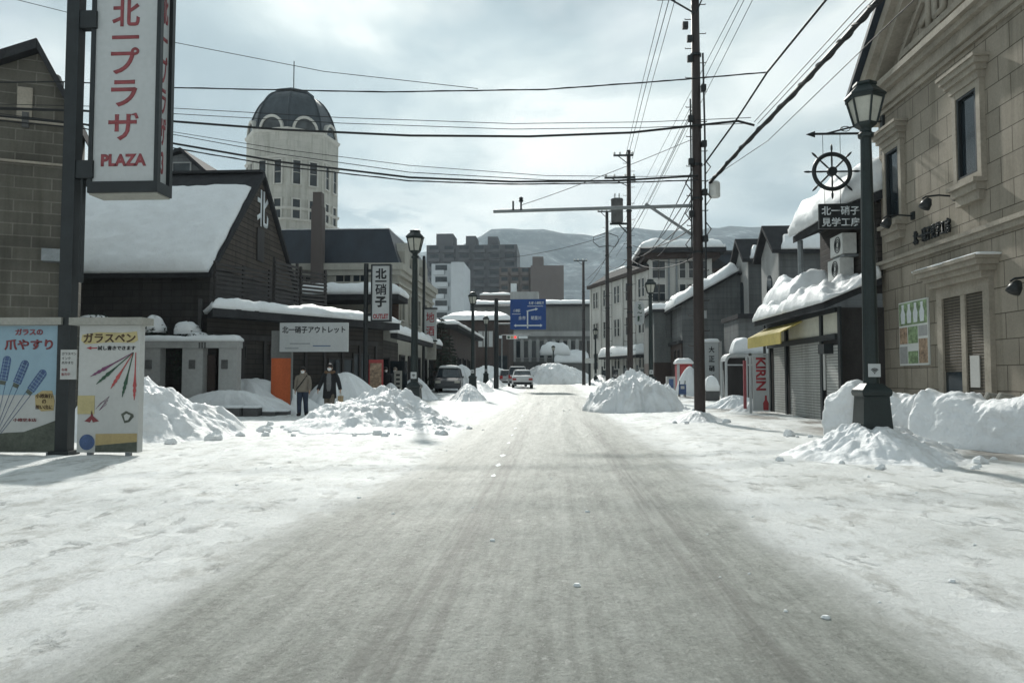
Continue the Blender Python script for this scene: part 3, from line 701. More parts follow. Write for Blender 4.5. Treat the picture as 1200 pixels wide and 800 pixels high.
for k in range(8):
    pts = []
    for r, z in dp: pp = oct_ring(r+.03, z)[k]; pts.append(pp)
    q.tube(pts, .09, 6)
q.build('rib', 'dome', dm)
octa([(dp[-1][0]+.08, ztop-.25), (dp[-1][0]+.18, ztop-.05), (dp[-1][0]+.18, ztop+.12)]).build('crown', 'dome', t)
MB().tube([(ct.x, ct.y, ztop), (ct.x, ct.y, ZA(72, yT, 340))], .045, 6).build('mast', 'black', t)
for k in range(8):
    a1, a2 = Vector(oct_ring(rT*1.0, zd)[k]), Vector(oct_ring(rT*1.0, zd)[(k+1) % 8]); mid = (a1+a2)/2; nn = Vector((mid.x-ct.x, mid.y-ct.y, 0)).normalized(); sd_ = (a2-a1).normalized()
    q = MB(); n = 14; ri, ro = .92, 1.12
    for i in range(n):
        t0, t1 = math.pi*i/n, math.pi*(i+1)/n
        f = lambda r, th, o: mid+sd_*(r*math.cos(th))+Vector((0, 0, r*math.sin(th)*1.12-.05))+nn*o
        q.hexa([f(ri, t0, -1.2), f(ro, t0, -1.2), f(ro, t0, .10), f(ri, t0, .10), f(ri, t1, -1.2), f(ro, t1, -1.2), f(ro, t1, .10), f(ri, t1, .10)])
    lu = q.build('lunette', 'tower_trim', t)
    q = MB().prism([mid+sd_*(ri*math.cos(math.pi*i/n))+Vector((0, 0, ri*math.sin(math.pi*i/n)*1.12-.05))-nn*.12 for i in range(n+1)], nn*.1); q.build('pane', 'glass_warm', lu)
    ap = (rT*math.cos(math.pi/8)); rz = math.atan2(nn.y, nn.x)+math.pi/2
    vis = nn.y < .5
    if vis:
        for dx in (-.72, .72):
            c = Vector((ct.x, ct.y, 0))+nn*ap+sd_*dx
            window(t, (c.x, c.y, ZA(210, yT)), rz, .62, 2.0, .12, .12, 'tower_trim', 'glass', 0, 1)
            window(t, (c.x, c.y, ZA(252, yT)), rz, .62, 1.7, .12, .12, 'tower_trim', 'glass', 0, 1)

# ---- shop with the dark mansard roof, brick piers on its street side
XC = -8.9; yC = AX(466, 320, XC).y; yD = AX(507, 340, XC).y; zcn = AX(466, 305, XC).z; zrf = ZA(264, yC, 450)
xL = XA(318, yC)
t = thing('mansard_shop', 'cream fronted shop with a steep navy mansard roof and square chimney', 'shop', ((xL+XC)/2, yC+3, 0))
MB().span((xL, yC, -.2), (XC, yD, zcn-.6)).build('wall', 'cream', t)
q = MB(); q.span((xL-.3, yC-.35, zcn-.55), (XC+.35, yD+.3, zcn-.18)); q.span((xL-.3, yC-.22, zcn-.85), (XC+.22, yD+.2, zcn-.55)); q.span((xL-.3, yC-.12, zcn-1.35), (XC+.12, yD+.1, zcn-1.2))
q.build('cornice', 'cream', t, bev=.03)
ins = 1.0
q = MB(); zb = zcn-.18
q.hexa([(xL, yC-.1, zb), (XC+.1, yC-.1, zb), (XC+.1, yD, zb), (xL, yD, zb), (xL, yC+ins, zrf), (XC-ins*.75, yC+ins, zrf), (XC-ins*.75, yD-ins, zrf), (xL, yD-ins, zrf)])
rf = q.build('roof', 'roof_navy', t)
snow_quad((xL, yC+ins, zrf), (XC-ins*.75, yC+ins, zrf), (XC-ins*.75, yD-ins, zrf), (xL, yD-ins, zrf), .12, rf, n=(40, 12), seed=2)
q = MB(); cx_, cz_ = XA(371, yC-.4), ZA(233, yC)
q.box((cx_, yC-.45, cz_/2-.2), (.62, .62, cz_-.4)); q.box((cx_, yC-.45, cz_+.0), (.5, .5, .8)); q.build('chimney', 'flat_brown', rf)
for px in (345, 366, 402, 421, 443): window(t, (XA(px, yC), yC, ZA(326, yC)), 0, .92, .95, .09, .09, 'cream', 'glass', 1)
q = MB(); q.span((XA(458, yC), yC-.12, 4), (XC+.08, yC+.02, zcn-1.35)); q.build('brick_pier', 'brick', t)
n = 5
for k in range(n):
    yy = yC+1.2+k*(yD-yC-2)/(n-1)
    window(t, (XC, yy, zcn-2.5), math.pi/2, .9, 1.6, .12, .12, 'cream', 'glass', 1)
    window(t, (XC, yy, 1.5), math.pi/2, 1.2, 2.2, .1, .1, 'dark_wood', 'glass', 1)
for k in range(3):   # gabled dormers on the street side
    yy = yC+1.8+k*3.2; q = MB()
    q.prism([(XC+.2, yy-.75, zb), (XC+.2, yy+.75, zb), (XC+.2, yy+.75, zb+.9), (XC+.2, yy, zb+1.5), (XC+.2, yy-.75, zb+.9)], (-1.6, 0, 0))
    q.build('dormer', 'cream', rf)
# canopy and its snow along this shop
zk = ZA(300, yC-2)-.0
zk = AY(420, 292, yC-1.5).z-.75
q = MB(); q.span((XA(360, yC-1.2), yC-2.6, 5.55), (XC+.6, yC-.0, 5.85)); cv = q.build('canopy', 'roof_dark', t)
snow_quad((XA(360, yC-1.2), yC-2.7, 5.86), (XC+.65, yC-2.7, 5.86), (XC+.65, yC-.1, 5.86), (XA(360, yC-1.2), yC-.1, 5.86), .6, cv, n=(50, 14), edge=.45, seed=12, over=.15)
q = MB(); q.span((XA(455, 36), 36.4, 3.3), (XC+1.3, yD-4, 3.55)); cv = q.build('canopy', 'roof_dark', t)
snow_quad((XA(455, 36), 36.3, 3.56), (XC+1.35, 36.3, 3.56), (XC+1.35, yD-4, 3.56), (XA(455, 36), yD-4, 3.56), .5, cv, n=(14, 50), edge=.4, seed=15, over=.15)
# dark recessed shop front under that canopy
t = thing('entrance_shop', 'dark timber shop front with an open entrance under the snowy canopy', 'shop', (-9.4, 38, 0))
MB().span((-13.5, 37.2, -.1), (-8.6, 41.4, 3.28)).build('wall', 'timber', t)
window(t, (XA(449, 37.2), 37.2, 1.35), 0, .55, 1.9, .08, .07, 'dark_wood', 'glass')
q = MB().span((XA(468, 37.2)-.45, 37.14, .1), (XA(468, 37.2)+.4, 37.19, 2.2)); q.build('door', 'glass', t)

# ---- dark brown shop further down the left side
t = thing('brown_shop', 'long dark brown shop with snow on its eaves beyond the mansard roof', 'shop', (-8.8, 66, 0))
MB().span((-16, 58.5, 0), (-8.1, 78, 5.2)).build('wall', 'brown_low', t)
q = MB().span((-16.5, 57.9, 5.2), (-7.4, 78.5, 5.5)); rf = q.build('roof', 'roof_dark', t)
snow_quad((-16.5, 57.8, 5.5), (-7.3, 57.8, 5.5), (-7.3, 78.5, 5.5), (-16.5, 78.5, 5.5), .4, rf, n=(20, 50), seed=21)
for k in range(5): window(t, (-8.1, 60.5+k*3.6, 2.0), math.pi/2, 1.7, 2.0, .1, .1, 'dark_wood', 'glass', 1)

# ---- far blocks
def flats(label, px0, px1, pytop, Y, dep, mat, nfl, nbay, name='apartment_block', balc=True, towers=(), snow=False, zag=False):
    x0, x1 = XA(px0, Y), XA(px1, Y); zt = ZA(pytop, Y); t = thing(name, label, 'building', ((x0+x1)/2, Y+dep/2, 0))
    MB().span((x0, Y, 0), (x1, Y+dep, zt)).build('wall', mat, t)
    fh = zt/nfl; bw = (x1-x0)/nbay
    if balc:
        for k in range(nfl):
            for i in range(nbay):
                xa, xb = x0+bw*i+bw*.12, x0+bw*(i+1)-bw*.12
                if zag: xa, xb = (xa, xa+bw*.55) if (k+i) % 2 else (xb-bw*.55, xb)
                MB().span((xa, Y-1.2, k*fh+fh*.05), (xb, Y-.02, k*fh+fh*.42)).build('balcony', mat, t)
                MB().span((x0+bw*i+bw*.2, Y-.08, k*fh+fh*.45), (x0+bw*(i+1)-bw*.2, Y-.01, k*fh+fh*.9)).build('window', 'glass', t)
    for (a, b_, pt) in towers:
        MB().span((XA(a, Y), Y+1, zt-.1), (XA(b_, Y), Y+dep*.5, ZA(pt, Y))).build('rooftop_block', mat, t)
    if snow: snow_quad((x0, Y, zt), (x1, Y, zt), (x1, Y+dep, zt), (x0, Y+dep, zt), .7, t, n=(10, 6), edge=1)
    return t
flats('tall dark grey apartment block with three rooftop towers', 499, 606, 286, 300, 26, 'flat_dark', 16, 6, towers=((510, 530, 272), (545, 557, 275), (571, 583, 276)))
flats('brown apartment block standing against the hills', 622, 661, 311, 255, 22, 'flat_brown', 13, 2, balc=False, towers=((624, 637, 300),))
flats('balconied wing of brown flats below the tall grey block', 585, 622, 313, 258, 14, 'flat_brown', 13, 3)
t = flats('white apartment block with zigzag balconies beside the tall grey block', 505, 528, 308, 205, 14, 'flat_white', 10, 1, zag=True)
flats('blank white end wall of flats next to zigzag balconies', 528, 543, 306, 203, 16, 'flat_white', 10, 1, balc=False)
t = flats('grey terraced rooftop building with snow behind the blue road sign', 562, 600, 345, 150, 14, 'flat_brown', 6, 2, balc=False, snow=True)
# long low building closing the street
YE = 118; x0, x1 = XA(556, YE), XA(760, YE); zt = ZA(359, YE)
t = thing('arcaded_hall', 'long low grey hall with pilasters and a snowy flat roof closing the street', 'hall', ((x0+x1)/2, YE+6, 0))
MB().span((x0, YE, 0), (x1, YE+14, zt)).build('wall', 'concrete', t)
q = MB().span((x0-.4, YE-.5, zt), (x1+.4, YE+14.4, zt+.35)); rf = q.build('roof', 'roof_dark', t)
snow_quad((x0-.4, YE-.5, zt+.35), (x1+.4, YE-.5, zt+.35), (x1+.4, YE+14, zt+.35), (x0-.4, YE+14, zt+.35), .8, rf, n=(60, 8), seed=31, edge=.8)
q = MB().span((x0, YE-.18, ZA(394, YE)), (x1, YE-.01, ZA(388, YE))); q.build('string_course', 'grey_light', t)
for k in range(16):
    xx = XA(566+k*9.2, YE); MB().box((xx, YE-.14, ZA(411, YE)), (.42, .26, 3.6)).build('pilaster', 'grey_light', t)
    window(t, (xx+.6, YE, ZA(409, YE)), 0, .62, 2.6, .1, .08, 'grey_light', 'glass')
p = AY(615, 347, YE+3); MB().box((p.x, p.y, p.z-.2), (4.5, 3, 1.5)).build('rooftop_tank', 'grey_light', rf); MB().box((AY(602, 340, YE+3).x, YE+3, ZA(341, YE+3)), (.9, .9, 2.4)).build('rooftop_post', 'sign_mark', rf)
# brown low building in front of it
Y = 98; x0, x1 = XA(522, Y), XA(596, Y); zt = ZA(376, Y)
t = thing('brown_pavilion', 'dark brown two storey pavilion with snow along its curved eaves', 'building', ((x0+x1)/2, Y+5, 0))
MB().span((x0, Y, 0), (x1, Y+12, zt)).build('wall', 'brown_low', t)
q = MB().hexa([(x0-.6, Y-.7, zt), (x1+.6, Y-.7, zt), (x1+.6, Y+12.5, zt), (x0-.6, Y+12.5, zt), (x0+1.5, Y+2, zt+1.0), (x1-1.5, Y+2, zt+1.0), (x1-1.5, Y+9, zt+1.0), (x0+1.5, Y+9, zt+1.0)]); rf = q.build('roof', 'roof_dark', t)
snow_quad((x0-.6, Y-.8, zt+.1), (x1+.6, Y-.8, zt+.1), (x1-1.5, Y+3, zt+1.1), (x0+1.5, Y+3, zt+1.1), .55, rf, n=(40, 8), seed=33, edge=.6)
for px in (563, 569, 575): window(t, (XA(px, Y), Y, ZA(397, Y)), 0, .42, 1.9, .1, .08, 'grey_light', 'sign_white')
for px in (532, 545, 588): window(t, (XA(px, Y), Y, ZA(425, Y)), 0, 1.4, 1.8, .1, .08, 'dark_wood', 'glass', 1)
# snow covered stall roofs and dark hedge beyond the junction
t = thing('stone_terrace', 'low dark stone terrace wall with a domed cap of snow', 'wall', (XA(650, 113), 113, 0))
MB().span((XA(560, 113), 112.2, 0), (XA(640, 113), 114, ZA(424, 113))).build('wall', 'stone_block', t)
MB().span((XA(640, 111), 111, 0), (XA(690, 111), 113.5, ZA(425, 111))).build('buttress', 'concrete', t)
snow_quad((XA(633, 112), 111, ZA(416, 112)), (XA(668, 112), 111, ZA(416, 112)), (XA(668, 112), 114, ZA(416, 112)), (XA(633, 112), 114, ZA(416, 112)), 1.9, t, n=(24, 8), edge=1.6, seed=3)
snow_quad((XA(648, 111), 110.5, ZA(425, 111)), (XA(690, 111), 110.5, ZA(425, 111)), (XA(690, 111), 113.5, ZA(416, 111)), (XA(655, 111), 113.5, ZA(412, 111)), .9, t, n=(24, 8), edge=.8, seed=7)

# ================================================================ right side
XS = 9.3; ySa, ySb = 8.2, AX(1033, 300, XS).y
zEv = AX(1033, 100, XS).z; yAp = ySb-6.6; zAp = zEv+6.6*.80
t = thing('stone_store', 'large sandstone store with a pediment, hooded windows and shuttered doorway', 'store', (XS+4, (ySa+ySb)/2, 0))
q = MB().prism([(XS, ySb-13.2, -.3), (XS, ySb, -.3), (XS, ySb, zEv), (XS, yAp, zAp), (XS, ySb-13.2, zEv)], (13, 0, 0)); q.build('wall', 'sand_stone', t)
def slope_z(yv): return zAp-abs(yv-yAp)*.80
# raking cornice, horizontal cornice, corner return
q = MB()
for ya, yb in ((ySb+.45, yAp), (ySb-13.65, yAp)):
    za, zb_ = slope_z(ya), slope_z(yb)
    q.prism([(XS-.55, ya, za-.30), (XS-.55, yb, zb_-.30), (XS-.55, yb, zb_+.10), (XS-.55, ya, za+.10)], (1.2, 0, 0))
    q.prism([(XS-.36, ya, za-.62), (XS-.36, yb, zb_-.62), (XS-.36, yb, zb_-.30), (XS-.36, ya, za-.30)], (.8, 0, 0))
q.build('raking_cornice', 'stone_trim', t)
q = MB()
for ya, yb in ((ySb+.45, yAp), (ySb-13.65, yAp)):
    za, zb_ = slope_z(ya), slope_z(yb)
    q.prism([(XS-.72, ya+.1*(1 if ya > yAp else -1), za+.10), (XS-.72, yb, zb_+.10), (XS-.72, yb, zb_+.26), (XS-.72, ya+.1*(1 if ya > yAp else -1), za+.26)], (13.6, 0, 0))
rf = q.build('roof', 'roof_navy', t)
q = MB(); zc = zEv-.25
for k, (o, h, z) in enumerate(((.42, .16, zc+.0), (.30, .14, zc-.151), (.16, .30, zc-.372), (.08, .12, zc-.60))): q.span((XS-o, ySb-13.5, z-h/2), (XS+.03, ySb+.2+o*.5, z+h/2))
q.build('cornice', 'stone_trim', t, bev=.012)
q = MB(); zt = AX(1100, 262, XS).z-.52
for o, h, z in ((.16, .10, zt+.0), (.09, .12, zt-.112)): q.span((XS-o, ySb-13.2, z-h/2), (XS+.02, ySb+.06, z+h/2))
q.build('belt_course', 'stone_trim', t, bev=.01)
# inner pediment moulding + relief
q = MB()
for sgn in (1, -1):
    ya, yb = yAp+sgn*5.0, yAp; za, zb_ = slope_z(ya)-1.05, slope_z(yb)-1.25
    q.prism([(XS-.12, ya, za-.14), (XS-.12, yb, zb_-.14), (XS-.12, yb, zb_), (XS-.12, ya, za)], (.1, 0, 0))
q.span((XS-.12, yAp-4.9, zEv+.16), (XS-.01, yAp+4.9, zEv+.32)); q.build('pediment_moulding', 'stone_trim', t)
pe = AX(1094, 12, XS-.02); text('北', 1.3, 1.15, (XS-.01, pe.y, pe.z+.25), -math.pi/2, 'stone_trim', t, name='relief_emblem', bold=.03, depth=.09)
text('一', 1.0, .2, (XS-.01, pe.y+.05, pe.z-.55), -math.pi/2, 'stone_trim', t, name='relief_emblem', depth=.09)
def stone_window(pxa, pxb, pya, pyb, hood=True):
    pa, pb = AX(pxa, (pya+pyb)/2, XS), AX(pxb, (pya+pyb)/2, XS); pm = AX((pxa+pxb)/2, pya, XS); pn = AX((pxa+pxb)/2, pyb, XS)
    cy, cz, ww, hh = (pa.y+pb.y)/2, (pm.z+pn.z)/2, abs(pa.y-pb.y), pm.z-pn.z
    o = window(t, (XS, cy, cz), -math.pi/2, ww, hh, .12, .15, 'stone_trim', 'glass', 0, 0)
    q = MB()
    for s in (-1, 1): q.span((XS-.10, cy+s*(ww/2-.035), cz-hh/2), (XS-.03, cy+s*(ww/2-.09), cz+hh/2))
    for k in (-.49, .49): q.span((XS-.10, cy-ww/2+.09, cz+hh*k-.03), (XS-.035, cy+ww/2-.09, cz+hh*k+.03))
    q.build('sash', 'black', o)
    q = MB(); W2 = ww+.36
    for e, h, z in ((.16, .16, .231), (.24, .12, .37), (.31, .12, .491), (.36, .07, .587)): q.span((XS-e, cy-W2/2-(e-.16), cz+hh/2+z-h/2), (XS+.01, cy+W2/2+(e-.16), cz+hh/2+z+h/2))
    q.build('hood', 'stone_trim', o, bev=.012)
    q = MB()
    for e, h, z in ((.30, .10, .20), (.22, .16, .331), (.14, .2, .512)): q.span((XS-e, cy-W2/2-.03+(.4-e)*.6, cz-hh/2-z-h/2), (XS+.01, cy+W2/2+.03-(.4-e)*.6, cz-hh/2-z+h/2))
    q.build('sill', 'stone_trim', o, bev=.012)
stone_window(1126, 1151, 109, 207); stone_window(1042, 1058, 175, 256)
# doorway with stone hood and twin shutters
pa, pb = AX(1110, 400, XS), AX(1159, 400, XS); zt = AX(1135, 345, XS).z; cy = (pa.y+pb.y)/2; ww = abs(pa.y-pb.y)
q = MB()
for s in (-1, 1): q.span((XS-.11, cy+s*ww/2, 0), (XS+.01, cy+s*(ww/2+.24), zt))
q.span((XS-.112, cy-ww/2-.24, zt), (XS+.01, cy+ww/2+.24, zt+.26)); q.span((XS-.10, cy-.13, 0), (XS+.01, cy+.05, zt)); q.build('door_surround', 'stone_trim', t, bev=.012)
q = MB()
for e, h, z in ((.26, .14, .331), (.36, .12, .462), (.46, .12, .583), (.52, .08, .684)): q.span((XS-e, cy-ww/2-.26-(e-.26), zt+z-h/2), (XS+.01, cy+ww/2+.26+(e-.26), zt+z+h/2))
hd = q.build('door_hood', 'stone_trim', t, bev=.012)
snow_quad((XS-.5, cy-ww/2-.6, zt+.725), (XS-.02, cy-ww/2-.6, zt+.725), (XS-.02, cy+ww/2+.6, zt+.725), (XS-.5, cy+ww/2+.6, zt+.725), .05, hd, n=(6, 24), edge=.1)
for s, a1, a2 in ((0, cy-ww/2, cy-.13), (1, cy+.05, cy+ww/2)):
    MB().span((XS-.06, a1, 1.5 if s else .05), (XS-.01, a2, zt)).build('shutter', 'shutter_dark', t)
    if s: MB().span((XS-.05, a1, .05), (XS-.012, a2, 1.5)).build('door', 'glass', t)
MB().span((XS-.08, cy-ww/2+.25, 1.15), (XS-.061, cy-ww/2+.62, 1.85)).build('notice', 'panel_white', t)
# menu board
pa, pb = AX(1056, 390, XS), AX(1090, 390, XS); z1, z0 = AX(1072, 352, XS).z, AX(1072, 428, XS).z
bd = thing('menu_board', 'white board with green and food pictures fixed on the sandstone wall', 'board', (XS, (pa.y+pb.y)/2, z0))
yl, yr = pa.y, pb.y; dy = yr-yl; dz = z1-z0
MB().span((XS-.05, yl, z0), (XS-.005, yr, z1)).build('panel', 'menu', bd)
for (u0, u1, v0, v1, mm) in ((.02, .98, .63, .98, 'menu_green'), (.02, .30, .34, .60, 'menu_food'), (.33, .66, .34, .60, 'menu_green'), (.69, .98, .44, .60, 'grey_light'), (.02, .29, .03, .30, 'grey_light'), (.32, .66, .03, .22, 'menu_green'), (.69, .98, .03, .40, 'menu_food')):
    MB().span((XS-.056, yl+dy*u0, z0+dz*v0), (XS-.048, yl+dy*u1, z0+dz*v1)).build('picture', mm, bd)
for k in range(4):
    yy = yl+dy*(.16+.22*k); q = MB().loft([(0, .01, .10), (.25, .01, .13), (.38, .01, .06), (.5, .01, .07)], 8, (XS-.058, yy, z0+dz*.66)); q.build('jar_print', 'sign_mark', bd)
# raised letters on the wall
p1, p2 = AX(1072, 277, XS), AX(1115, 266, XS)
lt = thing('raised_lettering', 'row of raised dark metal characters on the sandstone wall', 'lettering', (XS, (p1.y+p2.y)/2, p1.z))
text('北一硝子見学工房', abs(p1.y-p2.y), .36, (XS-.01, (p1.y+p2.y)/2, (p1.z+p2.z)/2), -math.pi/2, 'black', lt, bold=.008, depth=.05)
# gooseneck lamps
def wall_lamp(label, pxa, pya, pxb, pyb):
    e = AX(pxa, pya, XS); hdp = AX(pxb, pyb, XS-1.15); hdp = Vector((XS-1.2, e.y, e.z-.02))
    l = thing('gooseneck_lamp', label, 'wall lamp', (XS, e.y, e.z), 0, 'black spot lamps on the stone wall')
    MB().box((XS-.03, e.y, e.z), (.06, .14, .2)).build('plate', 'black', l, bev=.01)
    MB().tube([(XS-.05, e.y, e.z), (XS-.4, e.y, e.z+.03), (XS-.7, e.y, e.z+.0), (XS-.77, e.y, e.z-.05)], .022, 8).build('arm', 'black', l)
    MB().loft([(0, .13, .13), (.12, .12, .12), (.24, .06, .06)], 12, (0, 0, 0)).xf(Matrix.Translation((XS-.74, e.y, e.z-.26)) @ Matrix.Rotation(R(30), 4, 'Y')).build('shade', 'black', l, smooth=True)
wall_lamp('black spot lamp on a long arm beside the larger hooded window', 1121, 230, 1082, 237)
wall_lamp('black spot lamp on a long arm under the far hooded window', 1071, 253, 1036, 261)
wall_lamp('black spot lamp on the stone wall at the edge of view', 1234, 326, 1192, 333)
# standpipe boxes by the door
q = MB()
for d_ in (0, .45): q.tube([(XS-.02, AX(1172, 450, XS).y-d_, .95), (XS-.25, AX(1172, 450, XS).y-d_, 1.0), (XS-.32, AX(1172, 450, XS).y-d_, .85)], .07, 8)
q.build('standpipe', 'cap_grey', t)

# ---- projecting ship's wheel sign on the corner
yW = ySb-.35; zA_ = ZA(157, yW, 985); xw = XA(980, yW)
t = thing('projecting_sign', 'iron bracket with a ship wheel and black board lettered in white', 'hanging sign', (XS, yW, zA_))
MB().tube([(XS+.0, yW, zA_), (XA(958, yW), yW, zA_+.01)], .035, 8).build('arm', 'black', t)
q = MB(); tx = XA(952, yW)-.05; q.b.clear()
q.prism([(tx, yW-.015, zA_), (tx+.25, yW-.015, zA_+.09), (tx+.25, yW-.015, zA_-.09)], (0, .03, 0)); q.build('arrow_tip', 'black', t)
q = MB().tube([(XS, yW, zA_+.36), (XA(1003, yW), yW, zA_+.18), (XA(975, yW), yW, zA_+.02)], .025, 8)
n = 18; q.tube([(XA(997, yW)+.16*(1-i/n*.4)*math.cos(i*.62), yW, zA_+.14+.07*math.sin(i*.62)) for i in range(n)], .012, 6); q.build('brace', 'black', t)
MB().box((XS-.03, yW, zA_+.05), (.08, .16, 1.3)).build('wall_plate', 'black', t, bev=.01)
zw = ZA(201, yW, 980); rw = .50
wh = MB(); wh.tube([(xw+rw*math.cos(a), yW, zw+rw*math.sin(a)) for a in [2*math.pi*k/40 for k in range(41)]], .062, 8, cap=False)
who = wh.build('wheel_rim', 'black', t, smooth=True)
q = MB()
for k in range(8):
    a = k*math.pi/4; f = lambda r: (xw+r*math.cos(a), yW, zw+r*math.sin(a))
    q.tube([f(.1), f(.3), f(.5), f(.6), f(.64), f(.72), f(.78)], [.022, .028, .022, .022, .034, .03, .012], 8)
q.build('wheel_spokes', 'black', who, smooth=True)
MB().tube([(xw, yW-.06, zw), (xw, yW+.06, zw)], .13, 16).build('wheel_hub', 'black', who)
q = MB()
for dx in (-.24, .24):
    MB().tube([(xw+dx, yW, zw+.43), (xw+dx, yW, zA_)], .008, 5).build('chain', 'black', t); MB().tube([(xw+dx*.9, yW, zw-.44), (xw+dx*.9, yW, ZA(240, yW, 985))], .008, 5).build('chain', 'black', t)
xb0, xb1 = XA(963, yW), XA(1014, yW); zb1, zb0 = ZA(239, yW, 985), ZA(268, yW, 985)
bo = MB().span((xb0, yW-.04, zb0), (xb1, yW+.04, zb1)).build('board', 'black', t)
zm = (zb0+zb1)/2; hh = (zb1-zb0)
text('北一硝子', (xb1-xb0)*.88, hh*.36, ((xb0+xb1)/2, yW-.041, zm+hh*.22), 0, 'sign_mark', bo, bold=.02)
text('見学工房', (xb1-xb0)*.88, hh*.36, ((xb0+xb1)/2, yW-.041, zm-hh*.24), 0, 'sign_mark', bo, bold=.02)

# ---- corner shop with shutters and yellow awning
xs0 = 8.05; ya, yb = 21.95, 28.9
t = thing('shuttered_shop', 'shuttered corner shop with sagging snow on its lean-to roof and dark upper storey', 'shop', (xs0+3, 26, 0))
zf = 3.35
MB().span((xs0, ya, -.1), (xs0+6, yb, zf)).build('wall', 'dark_wood', t)
def yP(px): return AX(px, 440, xs0).y
for px0, px1 in ((962, 927), (922, 908)):
    MB().span((xs0-.03, yP(px0), .12), (xs0+.01, yP(px1), 2.45)).build('shutter', 'shutter', t)
MB().span((xs0-.035, yP(986), .12), (xs0+.01, yP(970), 2.3)).build('shutter', 'shutter', t)
q = MB()
for px in (988, 966, 924, 905, 898.5): q.span((xs0-.10, yP(px)-.09, 0), (xs0-.04, yP(px)+.09, zf))
q.span((xs0-.12, ya+.02, 2.45), (xs0-.04, yb, 2.62)); q.span((xs0-.11, ya+.02, 3.22), (xs0-.04, yb, 3.36)); q.build('frame', 'black', t)
for a1, a2 in ((988, 967), (965, 926), (923, 899)): MB().span((xs0-.06, yP(a1)+.1, 2.62), (xs0-.03, yP(a2)-.1, 3.22)).build('fascia', 'beige_sign', t)
# awning
y1, y2 = yP(945), yP(902)
q = MB().prism([(xs0-.10, y1, 3.15), (xs0-.13, y1, 3.2), (xs0-.80, y1, 2.84), (xs0-.80, y1, 2.46), (xs0-.77, y1, 2.46), (xs0-.77, y1, 2.82)], (0, y2-y1, 0)); q.build('awning', 'yellow', t)
MB().box((xs0-.16, yP(975), 2.2), (.28, .5, .28)).build('sign_box', 'black', t, bev=.02)
MB().span((xs0-.07, yP(969.5), 1.0), (xs0-.036, yP(967.5), 2.2)).build('nameplate', 'panel_white', t)
# lean-to roof
q = MB(); q.prism([(xs0-.5, ya-.25, zf-.06), (xs0-.5, ya-.25, zf+.14), (xs0+1.1, ya-.25, zf+.82), (xs0+1.1, ya-.25, zf+.62)], (0, yb-ya+.5, 0)); rf = q.build('lean_to_roof', 'roof_dark', t)
snow_quad((xs0-.2, yb-3.2, zf+.55), (xs0-.2, yb+.2, zf+.55), (xs0+1.1, yb+.2, zf+.95), (xs0+1.1, yb-3.2, zf+.95), .95, rf, n=(50, 26), edge=1.1, rough=.4, seed=43, lk=.25)
snow_quad((xs0-.55, ya-.28, zf+.14), (xs0-.55, yb+.25, zf+.14), (xs0+1.1, yb+.25, zf+.83), (xs0+1.1, ya-.28, zf+.83), .42, rf, n=(110, 34), edge=.3, rough=.8, mat='snow_cut', seed=41, over=.12, lk=.3)
# upper storey
xu = xs0+1.12; ztu = ZA(262, 25, 960)
MB().span((xu, ya+.02, zf+.9), (xu+6, yb-2.3, ztu)).build('upper_wall', 'timber', t)
q = MB().prism([(xu-.9, ya-.25, ztu-.35), (xu-.9, ya-.25, ztu-.12), (xu+3, ya-.25, ztu+1.5), (xu+6.5, ya-.25, ztu-.1), (xu+6.5, ya-.25, ztu-.3), (xu+3, ya-.25, ztu+1.25)], (0, yb-2.0-ya, 0)); rf = q.build('roof', 'roof_dark', t)
snow_quad((xu-1.0, ya-.2, ztu-.12), (xu-1.0, yb-2.3, ztu-.12), (xu+2.6, yb-2.3, ztu+1.35), (xu+2.6, ya-.2, ztu+1.35), 1.05, rf, n=(60, 26), edge=.75, rough=.35, seed=47, over=.15)
q = MB().tube([(xu-.75, ya+4.4, ztu-.3), (xu-.75, ya+4.4, ztu-1.6)], .09, 10); q.build('downpipe', 'galv', t)
for px, py in ((988, 288), (985, 316)):
    p = AX(px, py, xu-.28)
    a_ = thing('air_conditioner', ('upper' if py < 300 else 'lower')+' grey air conditioner unit on the dark upper wall of the shuttered shop', 'air conditioner', (p.x, p.y, p.z-.32))
    MB().box((p.x, p.y, p.z), (.42, 1.0, .62)).build('case', 'grey_box', a_, bev=.02)
    q = MB()
    for r in (.10, .17, .24): q.tube([(p.x-.22, p.y+r*math.cos(k*.3142)-.12, p.z+r*math.sin(k*.3142)) for k in range(21)], .012, 5, cap=False)
    q.build('fan_grille', 'black', a_)
    MB().box((p.x+.1, p.y, p.z-.36), (.5, .9, .06)).build('bracket', 'galv', a_)
# KIRIN sign board
yK = 27.6; k0, k1 = XA(882.5, yK), XA(901, yK); kz1, kz0 = ZA(417, yK, 890), ZA(481, yK, 890)
t = thing('drinks_sign', 'upright white sign with red lettering at the corner of the shuttered shop', 'sign', ((k0+k1)/2, yK, 0))
MB().span((k0, yK, kz0), (k1, yK+.12, kz1)).build('panel', 'sign_white', t, bev=.01)
text('KIRIN', (kz1-kz0)*.60, (k1-k0)*.62, ((k0+k1)/2, yK-.002, kz1-(kz1-kz0)*.33), 0, 'red_paint', t, bold=.03, roll=-math.pi/2)
q = MB().loft([(0, .09, .01), (.25, .10, .01), (.36, .04, .01), (.52, .035, .01)], 10, ((k0+k1)/2+.16, yK-.004, kz0+.02)); q.build('bottle_print', 'red_paint', t)
q = MB().span((k0-.12, yK+.02, 0), (k0-.04, yK+.1, kz1+.12)); q.span((k0-.12, yK+.02, kz1+.02), (k1, yK+.1, kz1+.09)); q.build('post', 'sign_white', t)
q = MB().span((k0-.25, yK+.3, .25), (k0-.16, yK+.42, kz1-.15)); q.build('side_panel', 'red_dull', t)

